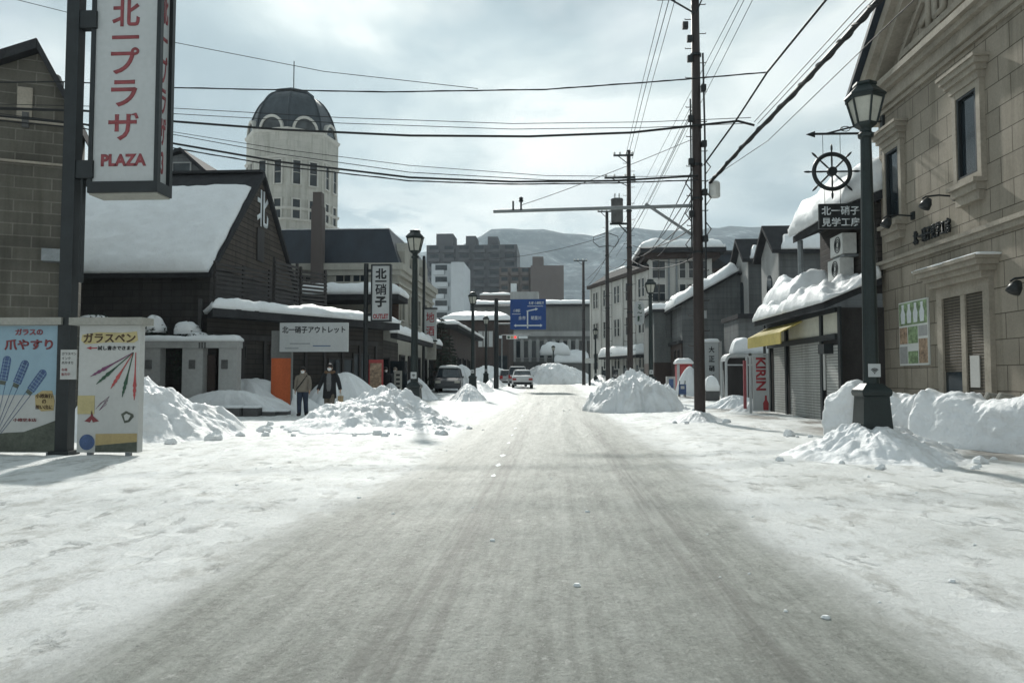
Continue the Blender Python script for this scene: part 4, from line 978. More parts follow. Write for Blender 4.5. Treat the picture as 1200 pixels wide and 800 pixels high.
# ---- white framed car port
Yp = 33.0; p0, p1 = XA(850, Yp), XA(888, Yp); zt = ZA(416, Yp, 866)
t = thing('shelter', 'white framed shelter with rounded roof and snow heaped on top', 'shelter', ((p0+p1)/2, Yp+1, 0))
q = MB()
def arch(y):
    r = .32; pts = [(p0+.04, y, 0), (p0+.04, y, zt-r)] + [(p0+.04+r-r*math.cos(a), y, zt-r+r*math.sin(a)) for a in (R(22), R(45), R(68), R(90))] + [(p1+.5, y, zt)]
    return pts
MB().tube(arch(Yp+.9), .055, 8).build('rear_frame', 'sign_white', t)
q.tube(arch(Yp), .055, 8)
for x_ in (XA(875, Yp), XA(883, Yp), p1+.45): q.tube([(x_, Yp, 0), (x_, Yp, zt)], .05, 8)
q.tube([(p0, Yp, zt-.42), (p1+.5, Yp, zt-.42)], .035, 6); fr = q.build('frame', 'sign_white', t)
pts = arch(Yp-.05); q = MB()
pts2 = [(a[0]-.03, a[1], a[2]+.05) for a in pts[1:]]
for a, b_ in zip(pts2, pts2[1:]): q.hexa([a, b_, (b_[0], Yp+1.0, b_[2]), (a[0], Yp+1.0, a[2]), (a[0], a[1], a[2]+.03), (b_[0], b_[1], b_[2]+.03), (b_[0], Yp+1.0, b_[2]+.03), (a[0], Yp+1.0, a[2]+.03)])
q.build('roof', 'sign_white', t)
q = MB().span((p0+.1, Yp+.85, 0), (p1+.5, Yp+.89, zt-.1)); q.build('back_panel', 'dark_wood', t)
MB().tube([(XA(852, Yp), Yp+.4, .1), (XA(849, Yp), Yp+.3, 1.7)], .03, 6).build('leaning_pole', 'grey_light', t)
snow_quad((XA(862, Yp), Yp+.2, zt+.06), (p1+.5, Yp+.2, zt+.06), (p1+.5, Yp+1.0, zt+.06), (XA(862, Yp), Yp+1.0, zt+.06), .62, t, n=(26, 14), edge=.3, rough=.6, seed=52)

# ---- grey gabled stone warehouses behind
def gabled_store(label, pxc, pxf, Y0, pye, pya, dep_px):
    xf = XA(pxc, Y0); yb_ = AX(pxf, 350, xf).y; ze_ = ZA(pye, Y0, pxc); ym = (Y0+yb_)/2; zr_ = AX((pxc+pxf)/2, pya, xf).z
    t = thing('gabled_storehouse', label, 'storehouse', (xf+4, ym, 0), 0, 'grey gabled storehouses behind the shuttered shop')
    xr = xf+9
    gable_shell(xf+.06, xr, Y0, yb_, 0, ze_, zr_).build('wall', 'shed_grey', t)
    q = MB().prism([(xf, Y0-.04, 0), (xf, yb_+.04, 0), (xf, yb_+.04, ze_), (xf, ym, zr_), (xf, Y0-.04, ze_)], (.06, 0, 0)); q.build('front', 'grey_light', t)
    rf = roof_slabs(MB(), xf, xr, Y0, yb_, ze_, zr_, 'X', .25, .4, .45).build('roof', 'roof_dark', t)
    sl_ = (zr_-ze_)/(ym-Y0); f = lambda x, k: (x, Y0-.42+(ym-Y0+.42)*k, ze_-.42*sl_+(ym-Y0+.42)*sl_*k+.30)
    snow_quad(f(xf+.1, 0), f(xf+3.2, 0), f(xf+2.6, .55), f(xf+.5, .5), .28, rf, n=(26, 10), seed=Y0, edge=.3, rough=.5)
    # tall arched window
    hz = ze_*.80; q = MB(); W_ = .5; H_ = ze_*.36
    pr = [(xf-.05, ym-W_, hz-H_), (xf-.05, ym+W_, hz-H_), (xf-.05, ym+W_, hz)] + [(xf-.05, ym+W_*math.cos(a), hz+W_*math.sin(a)) for a in (R(30), R(60), R(90), R(120), R(150))] + [(xf-.05, ym-W_, hz)]
    wd = q.prism(pr, (.06, 0, 0)).build('window', 'glass', t)
    MB().span((xf-.16, ym-W_-.15, hz-H_-.15), (xf+.0, ym+W_+.15, hz-H_)).build('sill', 'grey_light', wd)
gabled_store('nearer grey gabled storehouse with pale street front and patchy snow on its eaves', 914, 893, 46, 292, 268, 0)
gabled_store('farther grey gabled storehouse with pale street front and arched window', 878, 863, 54, 303, 283, 0)
# ---- dark roofed house behind
Y = 84; t = thing('dark_house', 'plain black walled house rising behind the grey clad warehouse', 'house', (XA(850, Y), Y+4, 0))
MB().span((XA(842, Y), Y, 0), (XA(900, Y), Y+9, ZA(300, Y))).build('wall', 'roof_navy', t)
q = MB().span((XA(840, Y), Y-.4, ZA(300, Y)), (XA(902, Y), Y+9.4, ZA(296, Y))); q.build('roof', 'roof_dark', t)

# ---- grey clad warehouse with snowy gable roof
Y0 = 56; xw0, xw1 = XA(800, Y0), XA(932, Y0); ze_ = ZA(357, Y0, 800); zr_ = ZA(321, Y0, 866); Yb = AX(782, 380, xw0).y
t = thing('clad_warehouse', 'grey clad warehouse with snow on its gable roof and red brown street base', 'warehouse', ((xw0+xw1)/2, Y0+3, 0))
gable_shell(xw0, xw1, Y0, Yb, 0, ze_, zr_, 'Y').build('wall', 'shed_grey', t)
rf = roof_slabs(MB(), xw0, xw1, Y0, Yb, ze_, zr_, 'Y', .16, .55, .4).build('roof', 'roof_dark', t)
xm = (xw0+xw1)/2; sl_ = (zr_-ze_)/(xm-xw0)
snow_quad((xw0-.55, Y0-.45, ze_-.55*sl_+.2), (xm, Y0-.45, zr_+.2), (xm, Yb+.4, zr_+.2), (xw0-.55, Yb+.4, ze_-.55*sl_+.2), .75, rf, n=(40, 14), edge=.55, rough=.3, seed=61, over=.2)
MB().span((xw0-.08, Y0-.06, 0), (xw0+.02, Yb+.02, 3.9)).build('street_base', 'brown_low', t)
MB().span((xw0-.3, Y0-.1, 3.9), (xw0+.02, Yb, 4.1)).build('ledge', 'roof_dark', t)
for k in range(2): window(t, (xw0-.08, Y0+1.1+k*1.6, 3.1), -math.pi/2, .5, .6, .07, .07, 'dark_wood', 'glass_warm')
window(t, (XA(826, Y0), Y0, 6.0), 0, .3, .5, .06, .05, 'grey_light', 'sign_white')
q = MB().span((xw0-.5, Yb-2.4, 4.7), (xw0-.1, Yb-.6, 6.4)); q.build('oriel', 'shed_grey', t)

# ---- white office building on the corner
Y0 = 70; x0, x1 = XA(762, Y0), XA(836, Y0); zt = ZA(297, Y0, 800)
t = thing('office_building', 'white three storey office building with an overhanging snowy flat roof', 'office', ((x0+x1)/2, Y0+5, 0))
MB().span((x0, Y0, 0), (x1, Y0+11, zt)).build('wall', 'white_plaster', t)
q = MB().span((x0-.9, Y0-1.0, zt), (x1+1.1, Y0+11.6, zt+.42)); rf = q.build('roof', 'roof_dark', t)
snow_quad((x0-.85, Y0-1, zt+.42), (x1+1.0, Y0-1, zt+.42), (x1+1.0, Y0+11.5, zt+.42), (x0-.85, Y0+11.5, zt+.42), .85, rf, n=(40, 16), edge=.7, seed=66)
q = MB().span((x0-.5, Y0-.6, zt-.5), (x1+.6, Y0+11.3, zt)); q.build('cornice', 'brown_low', t)
for py in (317, 344, 372):
    for px in (769, 777, 801, 812, 826): window(t, (XA(px, Y0), Y0, ZA(py, Y0)), 0, .52, 1.55, .1, .09, 'white_plaster', 'glass', 0, 1)
for px in (785, 794, 819): MB().box((XA(px, Y0), Y0-.06, zt/2), (.16, .1, zt-.8)).build('downpipe', 'galv', t)
q = MB().span((x0-.1, Y0-1.6, 3.5), (x1, Y0-.01, 3.75)); cv = q.build('canopy', 'roof_dark', t)
snow_quad((x0-.1, Y0-1.6, 3.75), (x1, Y0-1.6, 3.75), (x1, Y0-.1, 3.75), (x0-.1, Y0-.1, 3.75), .5, cv, n=(40, 8), seed=8)
# its lower wing with a hipped roof, angled to the street
pa = Vector((XA(761, 70.5), 70.5, 0)); dirv = Vector((-.31, 1, 0)).normalized(); Lw = 15.6; ang = math.atan2(dirv.y, dirv.x)
t = thing('office_wing', 'pale plaster wing with paired windows and a dark mansard roof', 'office', (pa.x, pa.y, 0), ang-math.pi)
zt = ZA(322, 74, 750)   # local +x runs back to the street end, facing local -y is turned to the road
q = MB().box((-Lw/2, 4.2, zt/2), (Lw, 8.4, zt)); q.build('wall', 'white_plaster', t, local=True)
q = MB().box((-Lw/2, 4.2, zt+.14), (Lw+.7, 9.1, .34)); q.build('cornice', 'brown_low', t, local=True)
q = MB(); z0_, z1_ = zt+.31, ZA(300, 72, 750)
q.hexa([(-Lw-.2, -.2, z0_), (.2, -.2, z0_), (.2, 8.6, z0_), (-Lw-.2, 8.6, z0_), (-Lw+2.2, 1.3, z1_), (-.2, 1.3, z1_), (-.2, 7, z1_), (-Lw+2.2, 7, z1_)]); rf = q.build('roof', 'roof_dark', t, local=True)
for k in range(6): MB().box((-.05-k*3.07, -.06, zt/2), (.34, .14, zt-.1)).build('pilaster', 'white_plaster', t, local=True)
m = lm(t); f = lambda x, y: m @ Vector((x, y, z1_))
snow_quad(f(-Lw+2.2, 1.3), f(-.2, 1.3), f(-.2, 7), f(-Lw+2.2, 7), .35, rf, n=(30, 10), seed=71)
for zz in (zt-1.5, zt-4.9, zt-8.2):
    for k in range(5):
        for d_ in (-.42, .42): window(t, (-1.5-k*3.1+d_, 0, zz), 0, .56, 1.7, .1, .10, 'white_plaster', 'glass', 0, 1, local=True)
q = MB().box((-Lw*.3, -.7, 3.4), (Lw*.62, 1.4, .22)); cv = q.build('canopy', 'roof_dark', t, local=True)
g = lambda x, y: m @ Vector((x, y, 3.52)); snow_quad(g(-Lw*.61, -1.4), g(0, -1.4), g(0, -.05), g(-Lw*.61, -.05), .9, cv, n=(40, 8), seed=73)
for k in range(4):
    MB().box((-2-k*3.2, -.04, 1.4), (1.6, .06, 2.4)).build('door', 'glass_warm', t, local=True)
# small pale building between the wing and the clad warehouse, brown base
Y0 = 61; t = thing('plaster_annex', 'small pale plaster house with brown base beside the clad warehouse', 'house', (XA(776, Y0), Y0+3, 0))
a0, a1 = XA(767, Y0), XA(783, Y0)
MB().span((a0, Y0, 2.6), (a1+.3, Y0+7, ZA(366, Y0))).build('wall', 'grey_plaster', t); MB().span((a0-.03, Y0-.03, 0), (a1+.3, Y0+7, 2.6)).build('base', 'brown_low', t)
q = MB().span((a0-.3, Y0-.3, ZA(366, Y0)), (a1+.4, Y0+7.2, ZA(366, Y0)+.2)); rf = q.build('roof', 'roof_dark', t)
snow_quad((a0-.3, Y0-.3, ZA(366, Y0)+.2), (a1+.4, Y0-.3, ZA(366, Y0)+.2), (a1+.4, Y0+7, ZA(366, Y0)+.2), (a0-.3, Y0+7, ZA(366, Y0)+.2), .5, rf, n=(14, 20), seed=77)
# backing row behind the storehouses so the street side has no gap
t = thing('rear_storehouse', 'low dark storehouse glimpsed above the shelter roof', 'storehouse', (12, 42, 0))
MB().span((XA(866, 42), 42, 0), (22, 45.5, 4.6)).build('wall', 'shed_grey', t)
MB().span((XA(864, 42), 41.7, 4.6), (22.4, 45.8, 4.85)).build('roof', 'roof_dark', t)
# ================================================================ street furniture, signs, poles
# ---- tall plaza sign on its column
YP = 13.0
xp0, xp1 = XA(80, YP), XA(105, YP); zs0 = ZA(226, YP, 150); zs1 = 9.6
col = thing('sign_column', 'thick dark steel column carrying the tall plaza sign and poster panels', 'column', (AY(79, 530, YP).x, YP, 0))
xc = AY(80.5, 340, YP).x
q = MB(); q.span((xc-.115, YP-.10, -.2), (xc+.115, YP+.10, 10.2)); q.build('post', 'black', col, bev=.012)
q = MB(); xs_ = AY(107, 110, YP).x
for z in (zs0+.42, ZA(25, YP, 100), 9.3): q.span((xc+.10, YP-.08, z-.16), (xs_+.10, YP+.08, z+.16))
q.span((xc+.20, YP-.05, zs0-1.6), (xc+.235, YP+.05, zs0+.5)); q.build('bracket', 'black', col)
MB().span((xc-.18, YP-.17, -.15), (xc+.18, YP+.17, .08)).build('base_plate', 'black', col)
xb0, xb1 = AY(107, 110, YP).x, AY(188.5, 110, YP).x; dp_ = .46
t = thing('plaza_sign', 'tall white box sign with red characters in a black frame on a steel column', 'sign', ((xb0+xb1)/2, YP, zs0))
fw = .075
MB().span((xb0+fw, YP-.02, zs0+.14), (xb1-fw, YP+dp_-.02, zs1-.1)).build('light_box', 'sign_white', t)
q = MB()
for x in (xb0+fw/2, xb1-fw/2):
    for yy in (YP+.0, YP+dp_-.04): q.box((x, yy, (zs0+zs1)/2), (fw, .1, zs1-zs0))
for z, h in ((zs0+.10, .2), (zs1-.08, .16)):
    for yy in (YP, YP+dp_-.04): q.box(((xb0+xb1)/2, yy, z), (xb1-xb0-2*fw, .1, h))
    for x in (xb0+fw/2, xb1-fw/2): q.box((x, YP+dp_/2-.02, z), (fw, dp_-.14, h))
q.build('frame', 'black', t)
MB().span((xb0+.02, YP-.02, zs0-.03), (xb1-.02, YP+dp_-.03, zs0-.002)).build('bottom_tray', 'cap_grey', t)
xm = (xb0+xb1)/2
zt5, zb5 = ZA(-6, YP, 150), ZA(168, YP, 150)
for i, ch in enumerate('北一プラザ'):
    zc_ = [16, 44.5, 72, 110, 149][i]; hh_ = [34, 5, 33, 33, 34][i]; ww_ = [35, 34, 36, 33, 38][i]
    text(ch, ww_/FPX*YP, hh_/FPX*YP, (xm-.02, YP-.021, ZA(zc_, YP, 150)), 0, 'red_dull', t, bold=.02)
text('PLAZA', 57/FPX*YP, 15/FPX*YP, (xm, YP-.021, ZA(188, YP, 150)), 0, 'red_dull', t, bold=.045)
MB().span((xb1-fw-.005, YP+.06, zs0+.2), (xb1-fw+.012, YP+dp_-.10, zs1-.16)).build('side_face', 'sign_white', t)
text('北一プラザ3', .19, 3.3, (xb1-fw+.013, YP+dp_/2-.02, (zt5+ZA(204, YP, 150))/2+.05), math.pi/2, 'red_dull', t, vertical=True, bold=.02)
# ---- poster panels
def poster(label, px0, px1, py0, py1, Y, capx0, capx1):
    x0, x1 = XA(px0, Y)+.0, XA(px1, Y); z1, z0 = ZA(py0, Y, (px0+px1)/2), ZA(py1, Y, (px0+px1)/2)
    t = thing('poster_panel', label, 'poster panel', ((x0+x1)/2, Y, 0), 0, 'poster panels below the plaza sign')
    MB().span((x0, Y, z0), (x1, Y+.16, z1)).build('panel', 'panel_white', t)
    MB().span((XA(capx0, Y), Y-.10, z1+.002), (XA(capx1, Y), Y+.30, z1+.13)).build('cap', 'cap_grey', t, bev=.01)
    q = MB()
    for x in (x0+.2, x1-.2): q.span((x-.04, Y+.04, -.2), (x+.04, Y+.12, z0))
    q.build('leg', 'galv', t)
    return t, (lambda u, v: Vector((x0+(x1-x0)*u, Y-.004, z1+(z0-z1)*v))), x1-x0, z1-z0
YQ = 12.75
t, P, w_, h_ = poster('poster panel with glass pens fanned out under yellow lettering', 92, 163, 381, 530, YQ, 83, 168)
def flat(P_, pts, mat, par, name='print', th=.004):
    return MB().prism([P_(u, v) for u, v in pts], (0, -th, 0)).build(name, mat, par)
def circ(cu, cv, r, asp, n=20): return [(cu+r*math.cos(2*math.pi*k/n), cv+r*asp*math.sin(2*math.pi*k/n)) for k in range(n)]
asp = w_/h_
flat(P, [(.05, .075), (.3, .055), (.7, .06), (.95, .05), (.97, .12), (.9, .14), (.5, .135), (.1, .15), (.03, .12)], 'straw', t)
text('ガラスペン', w_*.86, h_*.075, P(.5, .10)+Vector((0, -.005, 0)), 0, 'brown_ink', t, bold=.02)
text('試し書きできます', w_*.62, h_*.034, P(.62, .18), 0, 'ink', t, bold=.01)
flat(P, [(.12, .18), (.20, .167), (.20, .176), (.30, .176), (.30, .184), (.20, .184), (.20, .193)], 'red_paint', t)
def pen(u0, v0, u1, v1, mat):
    a, b_ = P(u0, v0), P(u1, v1); d = b_-a; n = Vector((d.z, 0, -d.x)).normalized(); ln = d.length; q = MB()
    prof = [(0, .006), (.45, .010), (.62, .022), (.70, .034), (.74, .018), (.80, .030), (.86, .014), (.89, .022), (.93, .010), (1, .003)]
    pts = [a+d*s+n*r for s, r in prof] + [a+d*s-n*r for s, r in reversed(prof)]
    return q.prism(pts, (0, -.006, 0)).build('pen_print', mat, t)
for u1, v1, mm in ((.20, .405, 'lilac'), (.30, .465, 'dark_green'), (.54, .50, 'rose'), (.73, .565, 'dark_green'), (.93, .59, 'rose')): pen(.90 if u1 < .9 else .94, .215, u1, v1, mm)
flat(P, [(.0, .555), (.28, .555), (.28, .70), (.0, .70)], 'straw', t)
flat(P, [(.12, .755), (.22, .715), (.24, .66), (.26, .715), (.36, .755), (.26, .765), (.24, .74), (.21, .765)], 'maroon', t)
flat(P, [(.72, .70), (.80, .675), (.92, .70), (.93, .72), (.86, .76), (.78, .77)], 'scene_print', t)
flat(P, [(.77, .71), (.81, .695), (.88, .71), (.84, .745), (.79, .75)], 'panel_white', t, th=.007)
q = MB()
for k in range(3): q.tube([P(.30+.03*k, .66-.02*k), P(.42, .60), P(.52-.02*k, .56+.03*k), P(.36, .67)], .003, 4)
q.build('sketch_print', 'lilac', t)
flat(P, circ(.17, .92, .125, asp), 'blue_print', t)
flat(P, [(.31, .855), (.99, .85), (.99, .915), (.31, .945)], 'ochre', t); flat(P, [(.31, .945), (.99, .915), (.99, .995), (.31, .995)], 'scene_print', t)
YL = 12.95
t, P, w_, h_ = poster('poster panel with glass nail files under a pale blue sky', -20, 70, 381, 530, YL, -34, 74)
asp = w_/h_
flat(P, [(.01, .005), (.99, .005), (.99, .55), (.01, .55)], 'sky_print', t, th=.002)
V = lambda px, py: ((px+20)/90, (py-381)/149)
text('ガラスの', w_*.36, h_*.05, P(*V(33, 389))+Vector((0, -.004, 0)), 0, 'red_dull', t, bold=.03)
text('爪やすり', w_*.63, h_*.085, P(*V(33, 404))+Vector((0, -.004, 0)), 0, 'maroon', t, bold=.03)
for (px, py, qx, qy) in ((8, 422, -6, 512), (29, 427, -2, 506), (50, 438, 2, 508)):
    a, b_ = P(*V(px, py)), P(*V(qx, qy)); d = (b_-a); L_ = d.length; d.normalize(); n = Vector((d.z, 0, -d.x)); q = MB(); r = .075
    pts = [a+n*r*math.cos(k*math.pi/8)-d*r*math.sin(k*math.pi/8) for k in range(9)]+[a+d*.36-n*r, a+d*.36+n*r]
    q.prism(pts, (0, -.006, 0)); nf = q.build('nail_file_print', 'blue_print', t); q = MB()
    for k in range(6): q.bar(a+d*(.02+.06*k)-n*r*.85+Vector((0, -.007, 0)), a+d*(.02+.06*k)+n*r*.85+Vector((0, -.007, 0)), .004, .007)
    for k in (-.33, .33): q.bar(a-d*.05+n*r*2*k*.8+Vector((0, -.0068, 0)), a+d*.35+n*r*2*k*.8+Vector((0, -.0068, 0)), .004, .006)
    q.build('lattice_print', 'sky_print', nf)
    q = MB().prism([a+d*.37+n*r*.8, a+d*.37-n*r*.8, a+d*.44-n*r*.6, a+d*.44+n*r*.6], (0, -.007, 0)); q.build('bow_print', 'scene_print', t)
    q = MB()
    for s in (-1, 1): q.tube([a+d*.4+n*r*.7*s+Vector((0, -.004, 0)), b_+n*r*.2*s+Vector((0, -.004, 0))], .004, 4)
    q.build('handle_print', 'blue_print', t)
flat(P, [V(*p) for p in ((42, 463), (50, 458), (62, 458), (65, 470), (64, 481), (50, 482), (43, 476))], 'ochre', t)
for s_, py in (('小樽旅行', 464), ('の', 470.5), ('想い出に', 477)): text(s_, w_*(.22 if len(s_) > 1 else .05), h_*.034, P(*V(53, py))+Vector((0, -.005, 0)), 0, 'brown_ink', t)
text('小樽堂本店', w_*.3, h_*.026, P(*V(31, 492))+Vector((0, -.003, 0)), 0, 'maroon', t)
flat(P, [V(*p) for p in ((-18, 510), (10, 507), (30, 506), (50, 499), (68, 492), (68, 529), (-18, 529))], 'scene_print', t)
# ---- small plate on the column
p = AY(81, 427, YP-.115); t = thing('column_plate', 'small white plate with black and red writing on the sign column', 'plate', (p.x, p.y, p.z-.25))
MB().box((p.x, p.y-.012, p.z), (.29, .02, .52)).build('panel', 'panel_white', t)
for s_, dz, mm in (('ガラスペン', .19, 'ink'), ('インク', .11, 'ink'), ('爪やすり', .03, 'ink'), ('各種', -.09, 'red_dull'), ('販売中', -.17, 'red_dull')):
    text(s_, .052*len(s_), .052, (p.x-.12+.026*len(s_), p.y-.023, p.z+dz), 0, mm, t, depth=.003)

# ---- street lamps
def lantern(parent, z, s=1.0):
    """four sided tapering lantern with a pitched roof"""
    n = 6
    q = MB(); q.loft([(z, .10, .10), (z+.05, .17, .17), (z+.09, .18, .18)], n, rot=R(30)); 
    for k in range(n):
        a = k*math.pi/3+R(30); q.tube([(.175*math.cos(a), .175*math.sin(a), z+.08), (.285*math.cos(a), .285*math.sin(a), z+.50)], .017, 6)
    q.loft([(z+.48, .29, .29), (z+.53, .31, .31)], n, rot=R(30)); q.build('lantern_frame', 'lamp_green', parent, local=True)
    MB().loft([(z+.09, .16, .16), (z+.48, .262, .262)], n, rot=R(30)).build('lantern_glass', 'lamp_glass', parent, local=True)
    MB().loft([(z+.53, .33, .33), (z+.56, .32, .32), (z+.70, .17, .17), (z+.72, .19, .19), (z+.76, .18, .18), (z+.79, .06, .06)], n, rot=R(30)).build('lantern_roof', 'lamp_green', parent, local=True, bev=.006)
def lamp(label, x, y, base=0.0, H=6.17):
    t = thing('street_lamp', label, 'street lamp', (x, y, gz(x, y)+base), 0, 'old fashioned lantern lamps along the street')
    q = MB(); q.loft([(-.5, .265, .265), (.0, .262, .262), (1.0, .20, .20), (1.02, .225, .225), (1.07, .235, .235), (1.11, .225, .225), (1.21, .125, .125)], 4, rot=R(45))
    for v in q.b.verts: v.co.x *= 1.414; v.co.y *= 1.414
    q.build('pedestal', 'lamp_green', t, local=True, bev=.012)
    MB().loft([(1.18, .125, .125), (1.7, .12, .12), (3.4, .105, .105), (H-.95, .085, .085), (H-.93, .12, .12), (H-.88, .125, .125), (H-.84, .09, .09), (H-.77, .09, .09)], 14).build('pole', 'lamp_green', t, local=True, smooth=False)
    lantern(t, H-.79)
    s = MB().box((0, -.128, 1.42), (.19, .012, .21)).build('sticker', 'sign_white', t, local=True)
    q = MB()
    for r in (.03, .052, .074):
        n = 8; pts = [(r*math.sin(R(-48+96*k/n)), -.137, 1.375+r*math.cos(R(-48+96*k/n))) for k in range(n+1)]; q.tube(pts, .007, 5)
    q.box((0, -.137, 1.375), (.018, .006, .018)); q.build('emblem', 'ink', s, local=True)
    return t
def at(px, Y): return XA(px, Y), Y
lampspots = [(1021, 12.6, -.05, 'nearest lantern lamp, standing in a snow heap before the sandstone store'),
             (485.5, 24.4, -.05, 'dark lantern lamp standing in the broad lumpy snow pile past the pedestrians'),
             (554, 45, 0, 'lantern lamp beyond the parked dark wagon on the shop side'),
             (569.5, 66, 0, 'slim far lantern lamp just before the dark signpost column'),
             (763, 39, 0, 'lantern lamp behind the largest roadside snow mound'),
             (698, 78, -.3, 'small lantern lamp by the pale office wing'),
             (648.5, 104, -.3, 'tiny lantern lamp above the snow bank at the street end')]
for px, Y, bz, lab in lampspots: x, y = at(px, Y); lamp(lab, x, y, bz, 6.17 if Y < 100 else 5.6)

# ---- utility poles
def insul(q, x, y, z): q.loft([(0, .05, .05), (.05, .075, .075), (.08, .045, .045), (.11, .075, .075), (.15, .04, .04)], 8, (x, y, z))
def pole(label, px, Y, H, r0, mat='pole_steel', arms=(), pegs=True, grp='utility poles along the road', tr=False, px_ref=300):
    p = AY(px, px_ref, Y); x = p.x; g = gz(x, Y)
    t = thing('utility_pole', label, 'utility pole', (x, Y, g), 0, grp)
    MB().loft([(-.6, r0, r0), (0, r0, r0), (H*.5, r0*.86, r0*.86), (H, r0*.68, r0*.68)], 14).build('pole', mat, t, local=True, smooth=True)
    if pegs:
        q = MB(); k = 0; z = 2.2
        while z < H-.6:
            s = 1 if k % 2 else -1; q.tube([(s*r0*.6, 0, z), (s*(r0+.14), 0, z), (s*(r0+.14), 0, z+.03)], .014, 5); z += .45; k += 1
        q.build('climbing_peg', mat, t, local=True)
    for z in (H*.34, H*.45, H*.52, H*.6, H*.75): MB().loft([(z, r0*1.02, r0*1.02), (z+.07, r0*1.02, r0*1.02)], 14).build('band', 'black', t, local=True)
    for z, l, off in arms:
        q = MB().bar((-l+off, -.12, z), (l+off, -.12, z), .09, .09); q.bar((-l*.6+off, -.12, z), (0, -.1, z-.5), .04, .04); q.bar((l*.6+off, -.12, z), (0, -.1, z-.5), .04, .04)
        a = q.build('cross_arm', 'black', t, local=True); q = MB()
        for u in (-.9, -.35, .35, .9): insul(q, u*l+off, -.12, z+.045)
        q.build('insulator', 'grey_box', a, local=True)
    if tr:
        q = MB(); xx, zz = -.66, H-4.05
        q.loft([(0, .29, .29), (.03, .33, .33), (1.22, .33, .33), (1.26, .35, .35), (1.32, .33, .33)], 14, (xx, -.02, zz)); tf = q.build('transformer', 'stone_block', t, local=True, smooth=False)
        q = MB()
        for d in (-.12, .12): q.loft([(0, .03, .03), (.28, .045, .045), (.32, .02, .02)], 8, (xx+d, -.05, zz+1.32))
        q.build('bushing', 'grey_box', tf, local=True)
        q = MB().bar((xx-.4, 0, zz-.06), (.1, 0, zz-.06), .12, .1); q.bar((-.55, 0, zz-.1), (0, 0, zz-.7), .06, .06); q.build('bracket', 'black', t, local=True)
    return t, x
Y1, H1 = 22.8, 14.6
t, X1 = pole('thickest dark pole with a signal arm, rising past the top of the view', 818, Y1, H1, .168, arms=((ZA(4, Y1, 800), .85, -.3),))
zq = ZA(244.5, Y1, 700)
q = MB().tube([(0, 0, ZA(241, Y1, 810)-gz(X1, Y1)), (XA(578, Y1)-X1, -.02, ZA(248, Y1, 578)-gz(X1, Y1))], .055, 8)
q.tube([(0, 0, zq-1.05), (XA(758, Y1)-X1, -.02, zq+.02)], .045, 8)
ar = q.build('cantilever_arm', 'galv', t, local=True)
q = MB(); xi = XA(610, Y1)-X1
for d_ in (-.22, .02): q.box((xi+d_, -.02, zq-.0), (.05, .14, .28))
insul(q, xi+.02, -.02, zq+.12); q.build('insulator', 'black', ar, local=True)
q = MB().loft([(0, .15, .15), (.04, .17, .17), (.42, .17, .17), (.48, .12, .12)], 12, (.50, -.05, ZA(232, Y1, 840)-.1)); q.bar((0, 0, ZA(232, Y1, 840)), (.4, -.05, ZA(232, Y1, 840)), .06, .06); q.build('junction_box', 'grey_box', t, local=True)
q = MB()
for k in range(9):
    z = 5.4+k*.75+rnd.uniform(-.2, .2); q.box((rnd.choice((-1, 1))*.2, -.12, z), (.14, .14, .18))
for k in range(7):
    z0_ = ZA(300-k*18, Y1, 818); s = rnd.choice((-1, 1)); q.tube([(s*.2, -.1, z0_), (s*(.34+.08*rnd.random()), -.16, z0_-.25), (s*.2, -.15, z0_-.5)], .018, 5)
q.tube([(.21, -.1, 4.2), (.22, -.12, 8.6), (.19, -.12, 11)], .03, 6); q.tube([(-.20, -.12, 5.0), (-.2, -.14, 9.6)], .025, 6)
q.build('cable_fitting', 'black', t, local=True)
MB().box((-.30, .0, ZA(34, Y1, 810)), (.16, .14, .2)).build('fitting_box', 'black', t, local=True)
Y2 = 42; t, X2 = pole('dark pole carrying a grey transformer, behind the largest snow mound', 737.5, Y2, ZA(182, Y2, 737), .165, arms=((ZA(216, Y2), .85, -.5), (ZA(190, Y2), .55, -.3)), tr=True)
Y3 = 57; t, X3 = pole('slim dark pole with looped cables before the pale office wing', 711.5, Y3, ZA(253, Y3, 711)-.3, .17, 'pole_grey', arms=((ZA(258, Y3), .5, -.2),))
q = MB()
for s, rr in ((-1, 1.0), (1, .8)): q.tube([(s*.1, -.1, ZA(283, Y3)), (s*rr, -.1, ZA(287, Y3)), (s*rr*1.05, -.1, ZA(293, Y3)), (s*.6, -.1, ZA(299, Y3)), (s*.1, -.1, ZA(298, Y3))], .03, 6)
q.build('cable_loop', 'black', t, local=True)
Y4 = 80; t, X4 = pole('thin far pole at the street corner by the arcaded hall', 683.5, Y4, ZA(308, Y4, 683)-.5, .19, 'pole_grey', arms=((ZA(313, Y4), .7, -.3),), pegs=False)
# thin post between
t = thing('marker_post', 'short thin dark post between the far pole and the office wing', 'post', (XA(691, 76), 76, .5)); MB().tube([(0, 0, -.2), (0, 0, 2.9)], .12, 8).build('post', 'black', t, local=True); MB().box((0, -.1, 2.6), (.9, .08, .5)).build('plate', 'grey_box', t, local=True)

